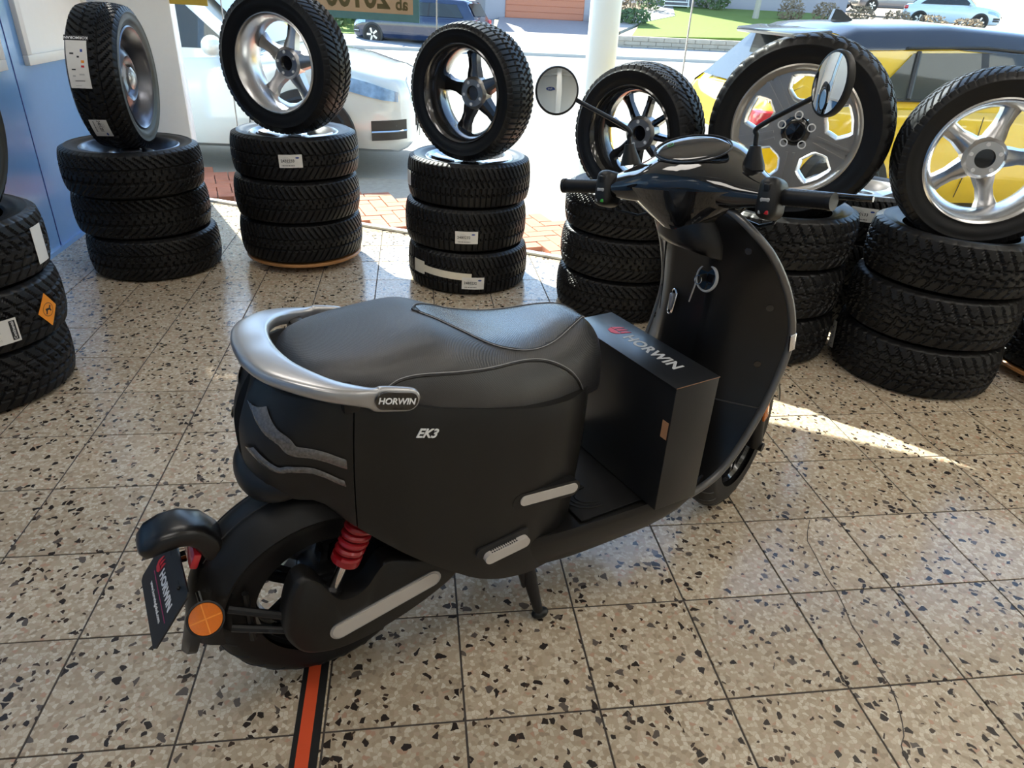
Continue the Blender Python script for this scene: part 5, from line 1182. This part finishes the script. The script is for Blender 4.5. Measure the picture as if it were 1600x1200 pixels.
        for wx in (a-.86, -a+.74):
            Mw = Matrix.Translation((wx, sd_*(hw-.11), wheelR)) @ Matrix.Rotation(-sd_*math.pi/2, 4, 'X')
            MB().lathe([(0, .112), (wheelR+.045, .112), (wheelR+.05, .10), (wheelR+.05, .02)], 36, Mw).build('wheel_arch', 'car_black', t)
            ty = MB().lathe([(wheelR*.64, .117), (wheelR*.70, .128), (wheelR*.92, .127), (wheelR, .105), (wheelR, -.08), (wheelR*.9, -.1), (0, -.1)], 36, Mw).build('tyre', 'rubber_side', t)
            rm = MB().lathe([(0, .114), (wheelR*.2, .118), (wheelR*.22, .108), (wheelR*.6, .108), (wheelR*.63, .122), (wheelR*.66, .12)], 30, Mw).build('rim', 'metal_dark', ty)
            for k in range(5): MB().prism([(.04, -.028), (wheelR*.63, -.035), (wheelR*.63, .035), (.04, .028)], .108, .122, Mw @ Matrix.Rotation(k*1.2566, 4, 'Z')).build('spoke', 'alloy_silver', rm, smooth=0)
    MB().box((a-.012, 0, .50), (.06, hw*1.0, .16), .02).build('grille', 'car_black', t); MB().box((-a+.005, 0, .45), (.04, hw*1.2, .14), .015).build('rear_bumper_insert', 'car_black', t)
    MB().box((-a-.012, 0, tailz-.33), (.012, .52, .11), .004).build('number_plate', 'paper_white', t); MB().box((a+.022, 0, .36), (.012, .52, .11), .004).build('number_plate', 'paper_white', t)
    MB().prism([(-.10, 0), (.09, 0), (-.03, .07), (-.08, .075)], -.018, .018, Matrix.Translation((rr+.35, 0, H+.005)) @ Matrix.Rotation(math.pi/2, 4, 'X')).build('roof_antenna', rp, t, smooth=0)
    if detail: MB().tube([(fx(rz0)-.04, -.02, rz0+.03), (fx(rz0)+.01, -.32, rz0+.09), (fx(rz0)+.01, -.45, rz0+.08)], [.03, .022, .01], 8).build('rear_wiper', 'car_black', t)
    return t
car('car', 'white sport utility car parked outside behind the silver wheel, nose towards the column', (-.78, 6.32, -.09), R_(-4), 'paint_white', L=4.5, Wd=1.86, H=1.66, belt=.97, hood=.97, nose=.86, tailz=1.03, wsb=1.05, wst=.35, rr=-1.55, rb=-2.0, wheelR=.35, sill=.24)
yc = car('car', 'yellow hatchback with a black roof parked outside behind the largest wheel', (5.80, 4.75, -.085), R_(0), 'paint_yellow', 'paint_roof', L=4.1, Wd=1.78, H=1.42, belt=.93, hood=.9, nose=.74, tailz=.92, wsb=.95, wst=.2, rr=-1.45, rb=-1.92, wheelR=.32, qwin=.35)
MB().box((-1.58, 0, 1.335), (.22, 1.16, .04), .015, Euler((0, R_(-8), 0))).build('roof_spoiler', 'paint_roof', yc)
car('car', 'dark blue estate car parked across the street', (1.75, 26.2, -.26), R_(157), 'paint_blue', L=4.55, Wd=1.78, H=1.50, tailz=.98, rr=-1.85, rb=-2.15, detail=False)
car('car', 'pale blue-white hatchback parked uphill beyond the hedge', (26.6, 33.6, 1.02), R_(-32), 'paint_paleblue', L=4.1, H=1.5, detail=False, groupn='cars parked uphill')
car('car', 'silver-blue car at the right of the pale hatchback uphill', (31.9, 31.4, 1.0), R_(165), 'paint_silver', L=4.4, H=1.55, detail=False, groupn='cars parked uphill')
car('car', 'grey estate car parked furthest uphill beyond the hedge', (30.4, 44.2, 1.6), R_(-12), 'paint_grey', L=4.6, H=1.5, detail=False, groupn='cars parked uphill')
car('car', 'silver car uphill behind the hedge, its front wheel beside the grey estate', (29.2, 49.5, 1.75), R_(-8), 'paint_silver', L=4.5, H=1.5, detail=False, groupn='cars parked uphill')
# ------------------------------------------------------------------ posters on the glass
def on_glass(x0, x1, z0, z1, name, label, base, inner=None, texts=()):
    a, b = Vector(FP[0]), Vector(FP[2]); d = (b-a).normalized(); n = Vector((-d.y, d.x)); t0, t1 = (x0-a.x)/d.x, (x1-a.x)/d.x; o = a+d*t0-n*.004
    M = frame((o.x, o.y, z0), (d.x, d.y, 0), (0, 0, 1)); Wp, Hp = t1-t0, z1-z0
    t = thing(name, label, 'poster', (0, 0, 0)); MB().prism([(0, 0), (Wp, 0), (Wp, Hp), (0, Hp)], 0, .003, M).build('sheet', base, t, smooth=0)
    if inner: MB().prism([(inner[1], inner[1]), (Wp-inner[1], inner[1]), (Wp-inner[1], Hp-inner[1]), (inner[1], Hp-inner[1])], .003, .0036, M).build('panel', inner[0], t, smooth=0)
    for body, size, x, z, m_ in texts:
        v, f = text_polys(body, size, .0002, size*.03); MB().add([M @ Vector((x-p.x, z+p.y, .0040)) for p in v], f).build('lettering', m_, t, smooth=0)
    return t
on_glass(.45, 1.462, 1.229, 1.75, 'poster', 'tan poster with teal border and a price, stuck to the glass', 'poster_teal', ('poster_tan', .038), (('ab', .085, 1.035, .085, 'poster_ink'), ('20100', .17, .75, .115, 'poster_ink')))
on_glass(-.10, .165, 1.245, 1.7, 'poster', 'plain yellow poster stuck to the glass next to the white pier', 'poster_yellow')
